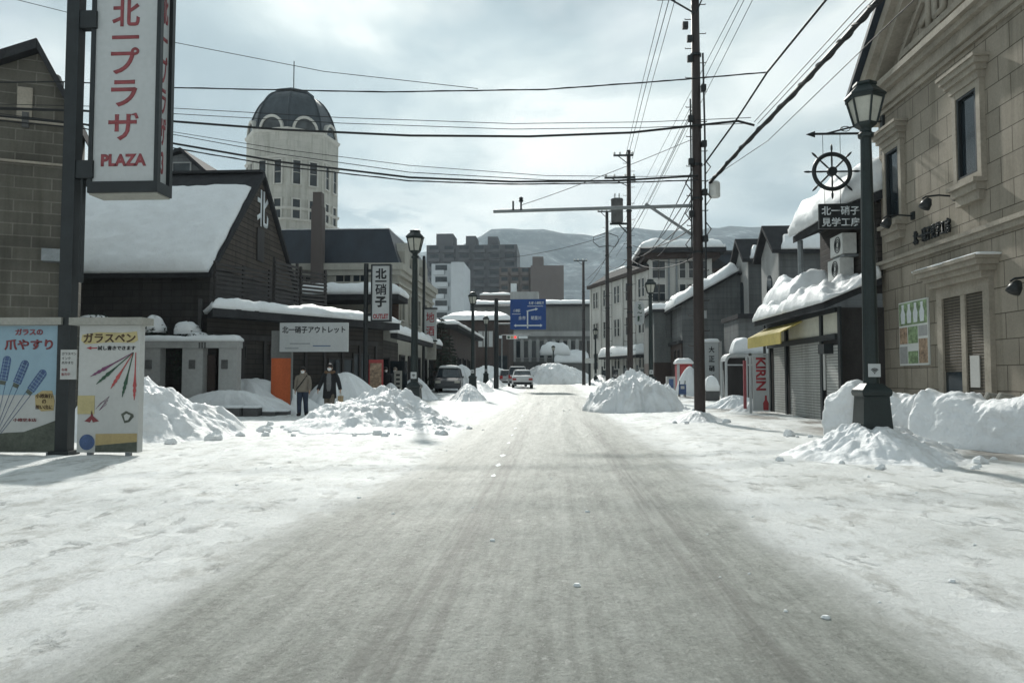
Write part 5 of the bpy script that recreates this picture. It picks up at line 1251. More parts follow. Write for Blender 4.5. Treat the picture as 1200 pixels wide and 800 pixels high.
# ---- overhead wires
def wire(label, pts, r, sag=0, n=14, grp=None, mat='wire', twist=False):
    pts = [Vector(p) for p in pts]; out = []
    for a, b_ in zip(pts, pts[1:]):
        for k in range(n):
            u = k/n; p = a.lerp(b_, u); p.z -= sag*4*u*(1-u); out.append(p)
    out.append(pts[-1])
    q = MB().tube(out, r, 6)
    if twist:
        hel = []; m_ = len(out)*10
        for i in range(m_):
            u = i/(m_-1)*(len(out)-1); k = min(int(u), len(out)-2); p = out[k].lerp(out[k+1], u-k); a = i*.30
            hel.append(p+Vector((math.cos(a)*r*.8, 0, math.sin(a)*r*.8)))
        q.tube(hel, r*.62, 5)
    o = q.build('overhead_wire', mat); return tag(o, label, 'wire', grp)
YX = 19.4; GX = 'wires crossing above the street'
def WP(px, py, Y=YX): return AY(px, py, Y)
wire('upper crossing wire, bead-textured, ending at a tensioner on the steep stay', [WP(-180, 98, 16.6), WP(80, 96), WP(205, 103), WP(450, 108), WP(640, 105), WP(780, 95), WP(898, 85)], .017, grp=GX, n=5, twist=True)
wire('thin wire slanting down from the upper edge to meet the upper crossing wire', [WP(-100, -30, 17), WP(20, 0), WP(80, 15), WP(205, 50), WP(380, 84), WP(560, 104)], .009, grp=GX, n=5)
for dy in (0, 6.5):
    wire('one of the faint twin wires between the two heavy crossing wires', [WP(-180, 118+dy, 17.5), WP(205, 127+dy), WP(400, 138+dy), WP(600, 145+dy), WP(760, 143+dy), WP(880, 138+dy)], .009, grp=GX, n=5)
wire('smooth heavy black crossing wire at the level of the dome windows', [WP(-180, 121, 17), WP(100, 130), WP(205, 142.5), WP(330, 152), WP(480, 159), WP(620, 160), WP(740, 155.5), WP(845, 144), WP(865, 142), WP(884, 147)], .030, grp=GX, n=5)
wire('lowest heavy crossing cable, bundled, sagging to the pole with the arm', [WP(-180, 118, 17), WP(100, 146, 20), WP(205, 168.5, 21), WP(330, 190, 21.5), WP(480, 208, 22), WP(600, 213, 22), WP(720, 212, 22.2), WP(818, 206, 22.6)], .030, grp=GX, n=5)
wire('second strand just under the lowest heavy crossing cable', [WP(-180, 124, 17), WP(100, 151, 20), WP(205, 174, 21), WP(330, 195, 21.5), WP(480, 212, 22), WP(600, 216, 22), WP(720, 214.5, 22.2), WP(818, 211, 22.6)], .018, grp=GX, n=5, twist=True)
wire('faint sagging wire above the lowest heavy cable on the tower side', [WP(-180, 120, 18), WP(205, 155), WP(330, 175), WP(480, 194), WP(640, 206), WP(760, 207), WP(818, 205, 22.5)], .008, grp=GX, n=5)
wire('grey wire meeting the lowest heavy cable in mid street', [WP(-180, 112, 18), WP(205, 158), WP(330, 181), WP(480, 202), WP(640, 211), WP(745, 212)], .010, grp=GX, n=5)
wire('thin stay slanting from the signal arm insulator up to the pole with pegs', [WP(612, 240, 22.7), WP(690, 212, 22.8), WP(812, 163, 22.7)], .009, .02, grp='stays on the poles')
GL = 'wires running along the right side of the road'
wire('heaviest twisted cable bundle climbing steeply from the pole with the signal arm', [AY(832, 214, Y1-.2), AY(870, 172, 20.4), AY(930, 110, 16.6), AY(985, 50, 13.4), AY(1030, 0, 11.8), AY(1160, -150, 8.8), (5.6, -12, 8.2)], .050, grp=GL, n=5, twist=True)
wire('plain black stay just left of the twisted cable bundle', [AY(825, 193, Y1-.1), AY(862, 142, 20.2), AY(899, 85, 17.6), AY(968, 0, 14.2), AY(1100, -160, 10.2), (5.3, -12, 9.6)], .026, grp=GL, n=5)
for i, (a, b_) in enumerate((((884, 143), (1005, 10)), ((888, 145), (1012, 12)))):
    wire('one of two fine strands alongside the twisted cable bundle', [AY(a[0], a[1], 19.4), AY(b_[0], b_[1], 12.6), AY(b_[0]+150, b_[1]-150, 9)], .009, grp=GL, n=5)
wire('single fine wire between the stone gable and the twisted cable bundle', [AY(825, 215, 22.5), AY(900, 165, 19), AY(1050, 20, 12), AY(1200, -120, 9)], .008, grp=GL, n=5)
for i, (tx_, bx_, by_) in enumerate(((777, 733, 184), (784, 736, 184), (791, 741, 186))):
    wire('one of three wires dropping steeply to the transformer pole top', [AY(bx_, by_, Y2-.1), AY((bx_+tx_)/2-1.5, by_*.5+2, 32), AY(tx_, 0, 24), AY(tx_+8, -30, Y1-.3)], .011 if i != 1 else .014, grp='high wires between the two tall poles', n=5)
for i, (tx_, ty, bx_, by_) in enumerate(((868, -4, 730, 262), (874, -4, 741, 264), (884, -4, 748, 268))):
    wire('one of three high wires passing beside the thickest pole', [AY(bx_, by_, 57), AY(bx_*.55+tx_*.45, by_*.55+ty*.45-1, 34), AY(tx_, ty, 20), AY(tx_+110, ty-200, 12)], .010, grp='high wires beside the thickest pole', n=5)
for i, (a, b_) in enumerate((((816, 118), (722, 300)), ((814, 126), (733, 280)), ((815, 190), (760, 296)), ((812, 222), (752, 300)), ((812, 230), (770, 300)), ((814, 250), (742, 302)))):
    wire('one of the service wires fanning down from the thickest pole', [AY(a[0], a[1], Y1), AY(b_[0], b_[1], (56 if i < 2 else 68))], .012 if i < 2 else .02, .35, grp='service wires below the thickest pole')
for i, (pa_, pb_) in enumerate((((712, 276, 57), (545, 305, 60)), ((737, 263, 42), (683, 330, 80)), ((711, 300, 57), (683, 338, 80)), ((738, 300, 42), (712, 310, 57)), ((818, 262, 22.8), (738, 286, 42)), ((818, 300, 22.8), (738, 303, 42)), ((840, 300, 40), (738, 296, 42)))):
    wire(['long low wire sagging from the looped cable pole towards the brown shop', 'wire from the transformer pole to the far corner pole', 'lower wire between the looped cable pole and far corner pole', 'short wire between transformer pole and looped cable pole',
          'slack wire from the thickest pole to the transformer pole', 'lowest slack wire from the thickest pole to the transformer pole', 'wire from the storehouse eaves to the transformer pole'][i], [AY(*pa_), AY(*pb_)], .018, .45, grp='low wires between the poles')

# ---- outlet sign, orange panel and post
Yo = 27.4
t = thing('outlet_board', 'wide white signboard with dark lettering above the orange panel', 'signboard', (XA(366, Yo), Yo, 0))
x0, x1 = XA(327, Yo), XA(407, Yo); z1, z0 = ZA(378, Yo, 366), ZA(412, Yo, 366)
MB().span((x0, Yo, z0), (x1, Yo+.14, z1)).build('panel', 'sign_white', t, bev=.01)
text('北一硝子アウトレット', (x1-x0)*.93, (z1-z0)*.24, ((x0+x1)/2, Yo-.001, z0+(z1-z0)*.76), 0, 'ink', t, bold=.02)
for u, v, ww, mm in ((.3, .28, .3, 'galv'), (.62, .2, .26, 'blue_print'), (.18, .12, .2, 'galv')): MB().box((x0+(x1-x0)*u, Yo-.002, z0+(z1-z0)*v), ((x1-x0)*ww, .004, .035)).build('print', mm, t)
xo0, xo1 = XA(318.5, Yo+.2), XA(341, Yo+.2)
MB().span((xo0-.02, Yo+.16, -.2), (xo1+.02, Yo+.34, ZA(386, Yo))).build('post', 'concrete', t)
MB().span((xo0+.0, Yo+.13, .2), (xo1, Yo+.158, ZA(419, Yo))).build('side_panel', 'orange', t, label='faded orange upright panel')
# ---- vertical outlet sign
Yv = 31; x0, x1 = XA(434.5, Yv), XA(458, Yv); z1, z0 = ZA(310, Yv, 446), ZA(377, Yv, 446)
t = thing('outlet_sign', 'tall narrow white sign with black characters and red word at foot', 'sign', (XA(428, Yv), Yv, 0))
xq = XA(428, Yv)
MB().tube([(xq, Yv, -.1), (xq, Yv, ZA(309, Yv, 428))], .10, 12).build('post', 'black', t)
q = MB()
for z in (z0+.3, z1-.25): q.span((xq, Yv-.05, z-.06), (x0+.05, Yv+.05, z+.06))
q.build('bracket', 'black', t)
MB().span((x0+.06, Yv-.115, z0+.07), (x1-.06, Yv+.115, z1-.07)).build('panel', 'sign_white', t)
q = MB()
for x in (x0+.03, x1-.03): q.box((x, Yv, (z0+z1)/2), (.06, .27, z1-z0))
for z in (z0+.035, z1-.035): q.box(((x0+x1)/2, Yv, z), (x1-x0-.122, .27, .07))
q.build('frame', 'black', t)
for i, ch in enumerate('北一硝子'): text(ch, .47, [.44, .08, .46, .44][i], ((x0+x1)/2, Yv-.116, z1-[.40, .71, 1.05, 1.56][i]), 0, 'ink', t, bold=[.04, .02, .016, .04][i])
text('OUTLET', (x1-x0)*.76, .20, ((x0+x1)/2, Yv-.116, z0+.22), 0, 'red_paint', t, bold=.04)
# ---- local sake sign with a second plate beneath
Yk = 47; x0, x1 = XA(497.5, Yk), XA(511, Yk); z1, z0 = ZA(362.5, Yk, 504), ZA(398.5, Yk, 504)
t = thing('liquor_sign', 'narrow white box sign with two red characters past the mansard shop', 'sign', (x0, Yk, 0))
xq = XA(498, Yk)-.1
MB().tube([(xq, Yk, 0), (xq, Yk, ZA(300, Yk, 498))], .09, 10).build('post', 'black', t)
MB().span((x0, Yk-.12, z0), (x1, Yk+.12, z1)).build('panel', 'sign_white', t)
q = MB()
for z in (z0-.05, z1+.05): q.box(((x0+x1)/2-.05, Yk, z), (x1-x0+.2, .3, .1))
q.build('frame', 'black', t)
for i, ch in enumerate('地酒'): text(ch, .52, .62, ((x0+x1)/2, Yk-.121, z1-.5-.86*i), 0, 'red_paint', t, bold=.012)
x0, x1 = XA(500, Yk+.4), XA(511, Yk+.4); MB().span((x0, Yk+.3, ZA(421, Yk)), (x1, Yk+.45, ZA(400, Yk))).build('lower_panel', 'cap_grey', t)
# ---- blue direction sign and signal
Yb_ = 58; xq = XA(581.5, Yb_); x0, x1 = XA(598, Yb_), XA(640, Yb_); z1, z0 = ZA(350.5, Yb_, 619), ZA(386, Yb_, 619)
t = thing('direction_sign', 'blue overhead direction sign with white arrows on a dark column', 'road sign', (xq, Yb_, .4))
MB().tube([(xq, Yb_, .2), (xq, Yb_, ZA(350, Yb_, 582))], [.20, .15], 12).build('post', 'black', t)
q = MB()
for z in (ZA(358, Yb_), ZA(379, Yb_)): q.tube([(xq, Yb_+.1, z), (x1-.2, Yb_+.1, z)], .06, 8)
q.build('arm', 'galv', t)
pn = MB().span((x0, Yb_-.06, z0), (x1, Yb_-.0, z1)).build('panel', 'road_blue', t)
Wd, Hd_ = x1-x0, z1-z0; PB = lambda u, v: Vector((x0+Wd*u, Yb_-.062, z1-Hd_*v))
q = MB()
def bl(a, b_, wd=.09): q.bar(PB(*a), PB(*b_), .012, wd, (0, 0, 1)) if abs(a[0]-b_[0]) > .02 else q.box((PB(*a)+PB(*b_))/2, (wd, .012, abs(PB(*a).z-PB(*b_).z)))
bl((.485, .96), (.485, .40), .10); bl((.14, .87), (.86, .87), .10); bl((.46, .40), (.73, .33), .085)
for (u, v, d) in ((.10, .87, -1), (.90, .87, 1)): q.prism([PB(u, v), PB(u-.06*d, v-.05), PB(u-.06*d, v+.05)], (0, -.01, 0))
q.prism([PB(.78, .32), PB(.70, .29), PB(.71, .385)], (0, -.01, 0)); q.box(PB(.7, .235), (Wd*.44, .01, .04)); q.box(PB(.17, .49), (Wd*.24, .01, .04))
q.build('arrows', 'sign_mark', pn)
text('札幌 小樽築港', Wd*.42, Hd_*.10, PB(.73, .13), 0, 'sign_mark', pn, bold=.01); text('小樽駅', Wd*.2, Hd_*.11, PB(.18, .38), 0, 'sign_mark', pn, bold=.01)
text('余市', Wd*.2, Hd_*.13, PB(.33, .62), 0, 'sign_mark', pn, bold=.01); text('朝里川', Wd*.28, Hd_*.13, PB(.72, .62), 0, 'sign_mark', pn, bold=.01)
t = thing('traffic_signal', 'small horizontal traffic signal with its red lamp lit', 'traffic signal', (XA(600, 92), 92, ZA(395, 92)))
zz = ZA(395, 92); xs_ = XA(600, 92)
MB().box((xs_, 92, zz), (1.35, .3, .46)).build('housing', 'grey_box', t, bev=.05)
M['red_lit'] = emis('lit red lamp', (.9, .06, .05), .8)
for k, mm in enumerate(('dark_green', 'ochre', 'red_lit')): MB().tube([(xs_-.4+.4*k, 91.86, zz), (xs_-.4+.4*k, 91.82, zz)], .16, 14).build('lens', mm, t)
MB().tube([(XA(588, 92), 92.2, .4), (XA(588, 92), 92.2, zz+.3), (xs_+2.2, 92.2, zz+.3)], .07, 8).build('mast', 'galv', t)
MB().box((XA(613, 92), 92, zz), (1.1, .06, .30)).build('name_plate', 'sign_mark', t)
MB().box((XA(586.5, 92), 92, zz+.05), (.34, .06, .34)).build('small_plate', 'sign_mark', t)
# far things at the shop side
t = thing('notice_board', 'red and white notice board by the shop entrance', 'notice board', (XA(440.5, 32.4), 32.4, .1)); MB().box((XA(440.5, 32.4), 32.4, 1.1), (.62, .06, 2.1)).build('panel', 'rose', t)
MB().box((XA(440.5, 32.4), 32.36, 1.3), (.5, .02, 1.4)).build('poster', 'menu_food', t)
MB().box((XA(440.5, 32.4), 32.45, .5), (.5, .04, 1.2)).build('leg', 'black', t)
t = thing('entrance_sign', 'narrow standing sign with grey lettering beside the shop door', 'standing sign', (XA(466, 35), 35, .3)); MB().box((XA(466.5, 35), 35, 1.05), (.36, .05, 1.3)).build('panel', 'cap_grey', t); MB().box((XA(466.5, 35), 35.1, .5), (.3, .2, .9)).build('foot', 'black', t)
for k in range(5): MB().box((XA(466.5, 35), 34.97, 1.5-.2*k), (.18, .01, .1)).build('print', 'ink', t)
# hanging oval sign at the office
t = thing('oval_sign', 'rounded upright white sign with dark characters hung near the lantern lamp', 'sign', (XA(750, 58), 58, ZA(381, 58)))
x0, x1, z1, z0 = XA(743.5, 58), XA(756, 58), ZA(353.5, 58), ZA(381, 58); q = MB(); xm, zm = (x0+x1)/2, (z0+z1)/2; pts = []
for k in range(28): 
    a = 2*math.pi*k/28; pts.append((xm+math.copysign(abs(math.cos(a))**.5, math.cos(a))*(x1-x0)/2, 58, zm+math.copysign(abs(math.sin(a))**.6, math.sin(a))*(z1-z0)/2))
q.prism(pts, (0, .12, 0)).build('panel', 'sign_white', t); text('る〜麺', .36, (z1-z0)*.72, (xm+.03, 57.998, zm), 0, 'dark_green', t, vertical=True, bold=.03)
MB().tube([(xm, 58.06, z1-.03), (xm, 58.06, z1+.12), (X2+.15*0+xm-1.4, 58.06, z1+.12)], .03, 6).build('bracket', 'black', t)
# tall shop name board
Yt = 46; x0, x1 = XA(826, Yt), XA(842.5, Yt); z1, z0 = ZA(401, Yt), ZA(456, Yt)
t = thing('name_board', 'tall white name board with black characters and snow on its top', 'sign board', ((x0+x1)/2, Yt, 0))
MB().span((x0, Yt, .3), (x1, Yt+.16, z1)).build('panel', 'sign_white', t)
for i, ch in enumerate('大正硝子館'): text(ch, .34, .36, ((x0+x1)/2, Yt-.001, z1-.46-.56*i), 0, 'ink', t, bold=.03)
snow_quad((x0-.05, Yt-.03, z1), (x1+.05, Yt-.03, z1), (x1+.05, Yt+.2, z1), (x0-.05, Yt+.2, z1), .16, t, n=(14, 5), edge=.1)
MB().span((x1+.05, Yt+.02, .2), (x1+.2, Yt+.12, z1+.05)).build('post', 'grey_light', t)
# vending machine with snow cap
Yv = 48; x0, x1 = XA(793.5, Yv), XA(811, Yv); z1, z0 = ZA(426, Yv), ZA(466, Yv)
t = thing('vending_machine', 'red vending machine with a thick cap of snow', 'vending machine', ((x0+x1)/2, Yv, .4))
MB().span((x0, Yv, z0-.2), (x1, Yv+.8, z1)).build('cabinet', 'red_paint', t, bev=.03); MB().span((x0, Yv-.03, z0+.2), (x0+.16, Yv+.05, z1-.05)).build('side_trim', 'sign_white', t)
MB().span((x0+.25, Yv-.02, z0+1.15), (x1-.1, Yv+.01, z1-.2)).build('display', 'rose', t); MB().span((x0+.3, Yv-.025, z0+.35), (x1-.2, Yv+.01, z0+.65)).build('tray', 'black', t)
snow_quad((x0-.06, Yv-.05, z1), (x1+.06, Yv-.05, z1), (x1+.06, Yv+.85, z1), (x0-.06, Yv+.85, z1), .34, t, n=(16, 10), edge=.3)
t = thing('boxed_machine', 'small pale machine with a blue front near the red vending machine', 'machine', (XA(786, 46.5), 46.5, .4)); x0, x1 = XA(781.5, 46.5), XA(791.5, 46.5)
MB().span((x0, 46.5, gz(x0, 46.5)), (x1, 47.0, ZA(441, 46.5))).build('case', 'grey_light', t, bev=.03); MB().span((x0+.13, 46.47, gz(x0, 46)+.35), (x1-.12, 46.5, ZA(444, 46.5))).build('front_panel', 'blue_print', t)
t = thing('standing_notice', 'blue framed standing notice before the snowed-over heap', 'standing notice', (XA(800, 43), 43, .35)); x0, x1 = XA(795.5, 43), XA(804, 43); g = gz(x0, 43)
MB().span((x0, 43, g+.15), (x1, 43.06, ZA(450, 43))).build('panel', 'blue_print', t); MB().span((x0+.1, 42.98, g+.45), (x1-.1, 43.0, ZA(452, 43))).build('notice', 'panel_white', t)
q = MB()
for x in (x0+.05, x1-.05): q.bar((x, 43.03, g-.05), (x, 43.03, g+.2), .05, .05); q.bar((x, 43.03, g+.9), (x, 43.5, g-.05), .04, .04)
q.build('leg', 'black', t)
# planter box with snow cap
t = thing('planter_box', 'dark planter box with a tall cap of snow beside the name board', 'planter', (XA(834, 38), 38, .2)); x0, x1 = XA(828, 38), XA(842, 38); g = gz(x0, 38)
MB().span((x0-.05, 38, g-.1), (x1+.05, 38.7, g+.5)).build('box', 'stone_block', t, bev=.02); snow_quad((x0-.02, 38, g+.5), (x1+.02, 38, g+.5), (x1+.02, 38.7, g+.5), (x0-.02, 38.7, g+.5), .85, t, n=(18, 14), edge=.4, rough=.3, seed=5)

# ---- little stone gateway on the shop forecourt
Yg = 26.4; x0, x1 = XA(168, Yg), XA(275, Yg); zt = ZA(399, Yg, 220)
t = thing('stone_gateway', 'low pale stone gateway with two openings under a snowy lintel', 'gateway', ((x0+x1)/2, Yg+.5, 0))
q = MB()
for a, b_ in ((160, 187), (213, 237), (256, 277)): MB().span((XA(a, Yg), Yg, -.1), (XA(b_, Yg), Yg+.40, zt-.26)).build('pillar', 'grey_light', t, bev=.015)
MB().span((XA(158, Yg), Yg-.05, zt-.26), (x1+.08, Yg+.46, zt)).build('lintel', 'grey_light', t, bev=.015)
snow_quad((XA(158, Yg), Yg-.08, zt), (x1+.1, Yg-.08, zt), (x1+.1, Yg+.5, zt), (XA(158, Yg), Yg+.5, zt), .2, t, n=(40, 10), edge=.2)
for px in (174, 225, 263): MB().box((XA(px, Yg), Yg-.02, zt-.85), (.22, .05, .32)).build('plaque', 'stone_block', t)
for k in range(3): MB().box((XA(234+3.2*k, Yg), Yg-.06, zt-.17), (.05, .04, .2)).build('letter_plate', 'stone_block', t)
MB().span((XA(237, Yg)-.0, Yg+.37, -.05), (XA(246, Yg), Yg+.41, zt-.5)).build('back_panel', 'brown_low', t)
# low stone blocks along the forecourt
for i, (px0, px1, lab) in enumerate(((246, 260, 'partly snowed'), (263, 281, 'widest'), (285, 302, 'squarest'), (308, 323, 'fourth'), (325, 336, 'smallest'))):
    Yk = 24.9+i*.2; a, b_ = XA(px0, Yk), XA(px1, Yk); g = gz(a, Yk)
    lab2 = ['low stone block nearest the rough snow heap, partly buried', 'widest low stone block in the forecourt row', 'third low stone block, between the widest one and the orange panel', 'half sunken low stone block left of the orange panel', 'smallest low stone block at the foot of the orange panel'][i]
    o = thing('stone_block', lab2, 'stone block', ((a+b_)/2, Yk, g), 0, 'low stone blocks in a row on the forecourt')
    MB().span((a, Yk, g-.2), (b_, Yk+.45, g+[.26, .30, .30, .16, .14][i])).build('block', 'stone_block', o, bev=.02)
    zz = g+[.26, .30, .30, .16, .14][i]; snow_quad((a, Yk, zz), (b_, Yk, zz), (b_, Yk+.45, zz), (a, Yk+.45, zz), .07, o, n=(12, 8), edge=.1)

# ---- plants
def shrub(label, px, py, Y, rx, rz_, cap=True):
    p = AY(px, py, Y); t = thing('snowy_shrub', label, 'shrub', (p.x, Y, gz(p.x, Y)), 0, 'snow capped shrubs behind the gateway')
    q = MB(); r2 = random.Random(px); H = p.z
    q.tube([(p.x, Y, -.1), (p.x+.1, Y, H*.5), (p.x, Y, H)], [.06, .05, .03], 6)
    for k in range(26):
        a = r2.uniform(0, 6.28); z0_ = H*r2.uniform(.35, .95); l = rx*r2.uniform(.6, 1.15)
        q.tube([(p.x, Y, z0_), (p.x+l*.5*math.cos(a), Y+l*.5*math.sin(a), z0_+l*.25), (p.x+l*math.cos(a), Y+l*math.sin(a), z0_+l*r2.uniform(-.1, .35))], [.025, .016, .008], 5)
    q.build('branches', 'bark', t)
    q = MB()
    for k in range(700):
        a = r2.uniform(0, 6.28); r_ = rx*math.sqrt(r2.random())*1.1; z_ = H*r2.uniform(.4, 1.02); c = Vector((p.x+r_*math.cos(a), Y+r_*math.sin(a)*.8, z_+.1))
        d = Vector((r2.gauss(0, 1), r2.gauss(0, 1), r2.gauss(0, 1))).normalized()*.05; e = d.orthogonal().normalized()*.025
        q.poly([c-d-e, c+d-e*.3, c+d+e*.3, c-d+e])
    q.build('leaves', 'needle', t)
    if cap:
        q = MB(); n = 26
        rings = []
        for i in range(11):
            u = i/10; ph = u*math.pi/2; ring = []
            for k in range(n):
                a = 2*math.pi*k/n; f = 1+.22*nz(math.cos(a)*1.5+px, math.sin(a)*1.5, u*2)
                ring.append(q.b.verts.new((p.x+rx*math.cos(ph)*math.cos(a)*f, Y+rx*.8*math.cos(ph)*math.sin(a)*f, H+rz_*math.sin(ph)*f-.12*(u < .05))))
            rings.append(ring)
        for a_, b2 in zip(rings, rings[1:]):
            for k in range(n): q.b.faces.new((a_[k], a_[(k+1) % n], b2[(k+1) % n], b2[k]))
        q.b.faces.new(list(reversed(rings[0]))); q.b.faces.new(rings[-1]); q.build('snow_cap', 'snow', t, smooth=True)
shrub('snow capped shrub just past the pen poster', 181, 386, 27.2, .42, .50)
shrub('shrub with a leaning slab of snow above the gateway middle', 219, 388, 27.15, .50, .34)
shrub('snow buried shrub with wide low cap above the gateway end', 233, 396, 27.05, .42, .22)
shrub('shrub with small snow crown behind the top of the pen poster', 110, 374, 26.0, .5, .14)
def conifer(label, px, pyt, Y, rb, seed):
    p = AY(px, pyt, Y); g = gz(p.x, Y); H = p.z-g; t = thing('conifer_tree', label, 'tree', (p.x, Y, g)); r2 = random.Random(seed)
    MB().tube([(0, 0, -.2), (0, 0, H*.6), (0, 0, H)], [.13, .07, .015], 8).build('trunk', 'bark', t, local=True)
    q = MB(); q2 = MB(); z = .6
    while z < H*.985:
        R_ = rb*(1-z/H)**.8+.08; nb = int(6+5*(1-z/H))
        for k in range(nb):
            a = r2.uniform(0, 6.28); l = R_*r2.uniform(.7, 1.12); dx, dy = math.cos(a), math.sin(a); dr = r2.uniform(-.28, -.05)
            q.tube([(0, 0, z), (dx*l*.6, dy*l*.6, z+dr*l*.3), (dx*l, dy*l, z+dr*l)], [.022, .014, .005], 4)
            for m_ in range(int(14*l)+4):
                u = r2.uniform(.15, 1); c = Vector((dx*l*u, dy*l*u, z+dr*l*u)); dd = Vector((r2.gauss(dx*.5, .6), r2.gauss(dy*.5, .6), r2.uniform(-.5, .35))).normalized()*r2.uniform(.12, .24); e = dd.orthogonal().normalized()*.028
                q2.poly([c-e, c+dd*.5-e*1.6, c+dd, c+dd*.5+e*1.6, c+e])
        z += .24
    cr = q2.build('crown', 'needle', t, local=True); q.build('limb', 'bark', cr, local=True)
conifer('dark narrow conifer standing past the red lettered box sign', 517, 372, 52, 1.15, 3)
conifer('dark bare looking conifer farther on by the brown shop', 527, 392, 57, 1.2, 4)

# ---- snow heaps
HG = 'heaps of cleared snow beside the road'
def hp(label, px, pyb, h, rx, ry, seed, **k):
    d = ray(px, pyb); Y = None; p = CAM+d*((gz(0, 0)-1.35)/d.z)
    Y = min(p.y, 130)
    for _ in range(12): x = XA(px, Y); p = CAM+d*((gz(x, Y)-1.35)/d.z); Y = .5*Y+.5*min(max(p.y, 3), 140)
    x = XA(px, Y); return heap(label, x, Y, rx, ry, h, seed, group=HG, **k)
heap('rough heap of cleared snow behind the glass pen poster', XA(186, 17.4), 17.5, 2.2, 2.2, 1.42, 3, lum=.62, skew=(-.75, 0), group=HG)
heap('broad lumpy snow heap round the lamp foot past the pedestrians', XA(432, 21.6), 21.6, 2.1, 3.5, .95, 5, lum=.62, power=1.0, skew=(.35, 1.3), group=HG, nr=80, na=260)
heap('low lumpy apron of snow in front of the dark lantern lamp', XA(498, 20.5), 20.5, 1.25, 2.9, .34, 25, lum=.42, group=HG)
heap('smooth tall mound of snow behind the pedestrian in the dark parka', XA(404, 30.2), 30.0, 1.9, 1.4, 1.5, 7, lum=.12, mat='snow', group=HG, power=.8)
heap('long smooth snow bank against the dark timber shop wing', XA(285, 28.0), 28.2, 3.0, 1.2, 1.35, 8, lum=.12, mat='snow', group=HG, power=.8)
heap('shaded smooth drift of snow lying against the little stone gateway', XA(266, 26.1), 26.3, 2.7, .42, .92, 28, lum=.12, mat='snow', group=HG, tp=2.0)
heap('tiny mound of snow at the lamp beyond the dark wagon', XA(549, 40), 40, .95, 2.2, .85, 9, lum=.2, group=HG)
heap('low ridge of snow beside the lamps on the shop side', XA(560, 52), 52, 1.1, 5.0, .75, 10, lum=.25, group=HG)
heap('long low ridge of snow leading to the parked sedan', XA(580, 64), 64, .9, 6, .8, 11, lum=.25, group=HG)
heap('snow mound behind the dark parked wagon', XA(541, 56), 56, 1.8, 1.6, 1.9, 12, lum=.2, group=HG)
heap('tall pointed pile of snow round the base of the transformer pole', XA(741, 31.5), 31.8, 2.15, 3.0, 1.42, 13, lum=.95, power=.9, tp=2.6, nr=80, na=240, skew=(-.1, .4), group=HG)
heap('craggy outer flank of the snow round the transformer pole, road side', XA(719, 33.3), 33.3, 1.35, 2.2, 1.1, 26, lum=.85, tp=2.0, group=HG)
heap('craggy outer flank of the snow round the transformer pole, shop side', XA(762, 32), 32, 1.3, 1.7, 1.0, 27, lum=.85, tp=2.0, group=HG)
heap('lower shoulder of snow between the poles', XA(719, 43), 43, 1.5, 3.4, 1.05, 14, lum=.3, group=HG)
heap('wide snow bank closing the end of the street', XA(652, 101), 102, 5.6, 3.2, 2.9, 15, lum=.45, skew=(-.6, 0), group=HG, power=.8)
heap('far snow ridge behind the parked cars', XA(570, 92), 92, 6, 3, 2.3, 16, lum=.4, group=HG)
heap('far snow ridge along the office wing', XA(702, 82), 80, 1.6, 6, 1.1, 17, lum=.35, group=HG)
heap('small collar of snow around the thickest pole', X1-.1, Y1-.2, .95, .8, .30, 18, lum=.16, group=HG)
heap('ragged snow heap piled round the foot of the nearest lantern lamp', XA(1026, 12.5), 12.45, 1.35, 1.5, .60, 19, lum=.42, power=1.2, skew=(-.1, .2), group=HG)
heap('snowed-over heap beside the red vending machine', XA(809, 45.5), 45.6, .85, .8, 1.75, 20, lum=.12, mat='snow', group=HG, power=.7)
heap('flat drift of snow under the white framed shelter', XA(868, 32), 32.4, 1.5, 1.0, .55, 21, lum=.12, mat='snow', group=HG)
heap('little drift of snow by the upright red lettered sign', XA(880, 29), 29, .9, .6, .4, 22, lum=.1, group=HG)
heap('rounded lump of snow beside the shop entrance', XA(457.5, 34.4), 34.4, .55, .5, 1.05, 23, lum=.05, mat='snow', group=HG, power=.6)
heap('snow heap beneath the narrow conifers', XA(487, 41), 41, 1.3, 1.6, 1.25, 24, lum=.25, group=HG)
BG = 'cut banks of piled snow before the sandstone store'
bank('smallest cut block of snow left of the nearest lamp', (XA(975, 17.8), 17.8), (XA(1010, 17.2), 17.2), .9, 1.0, 1, group=BG)
bank('middle block of cut snow just right of the nearest lamp', (XA(1042, 17.3), 17.4), (XA(1086, 16.6), 16.5), .95, 1.06, 2, group=BG)
bank('long cut snow bank running out of view before the shuttered doorway', (XA(1080, 15.3), 15.4), (XA(1235, 13.3), 13.0), 1.25, 1.02, 3, group=BG)
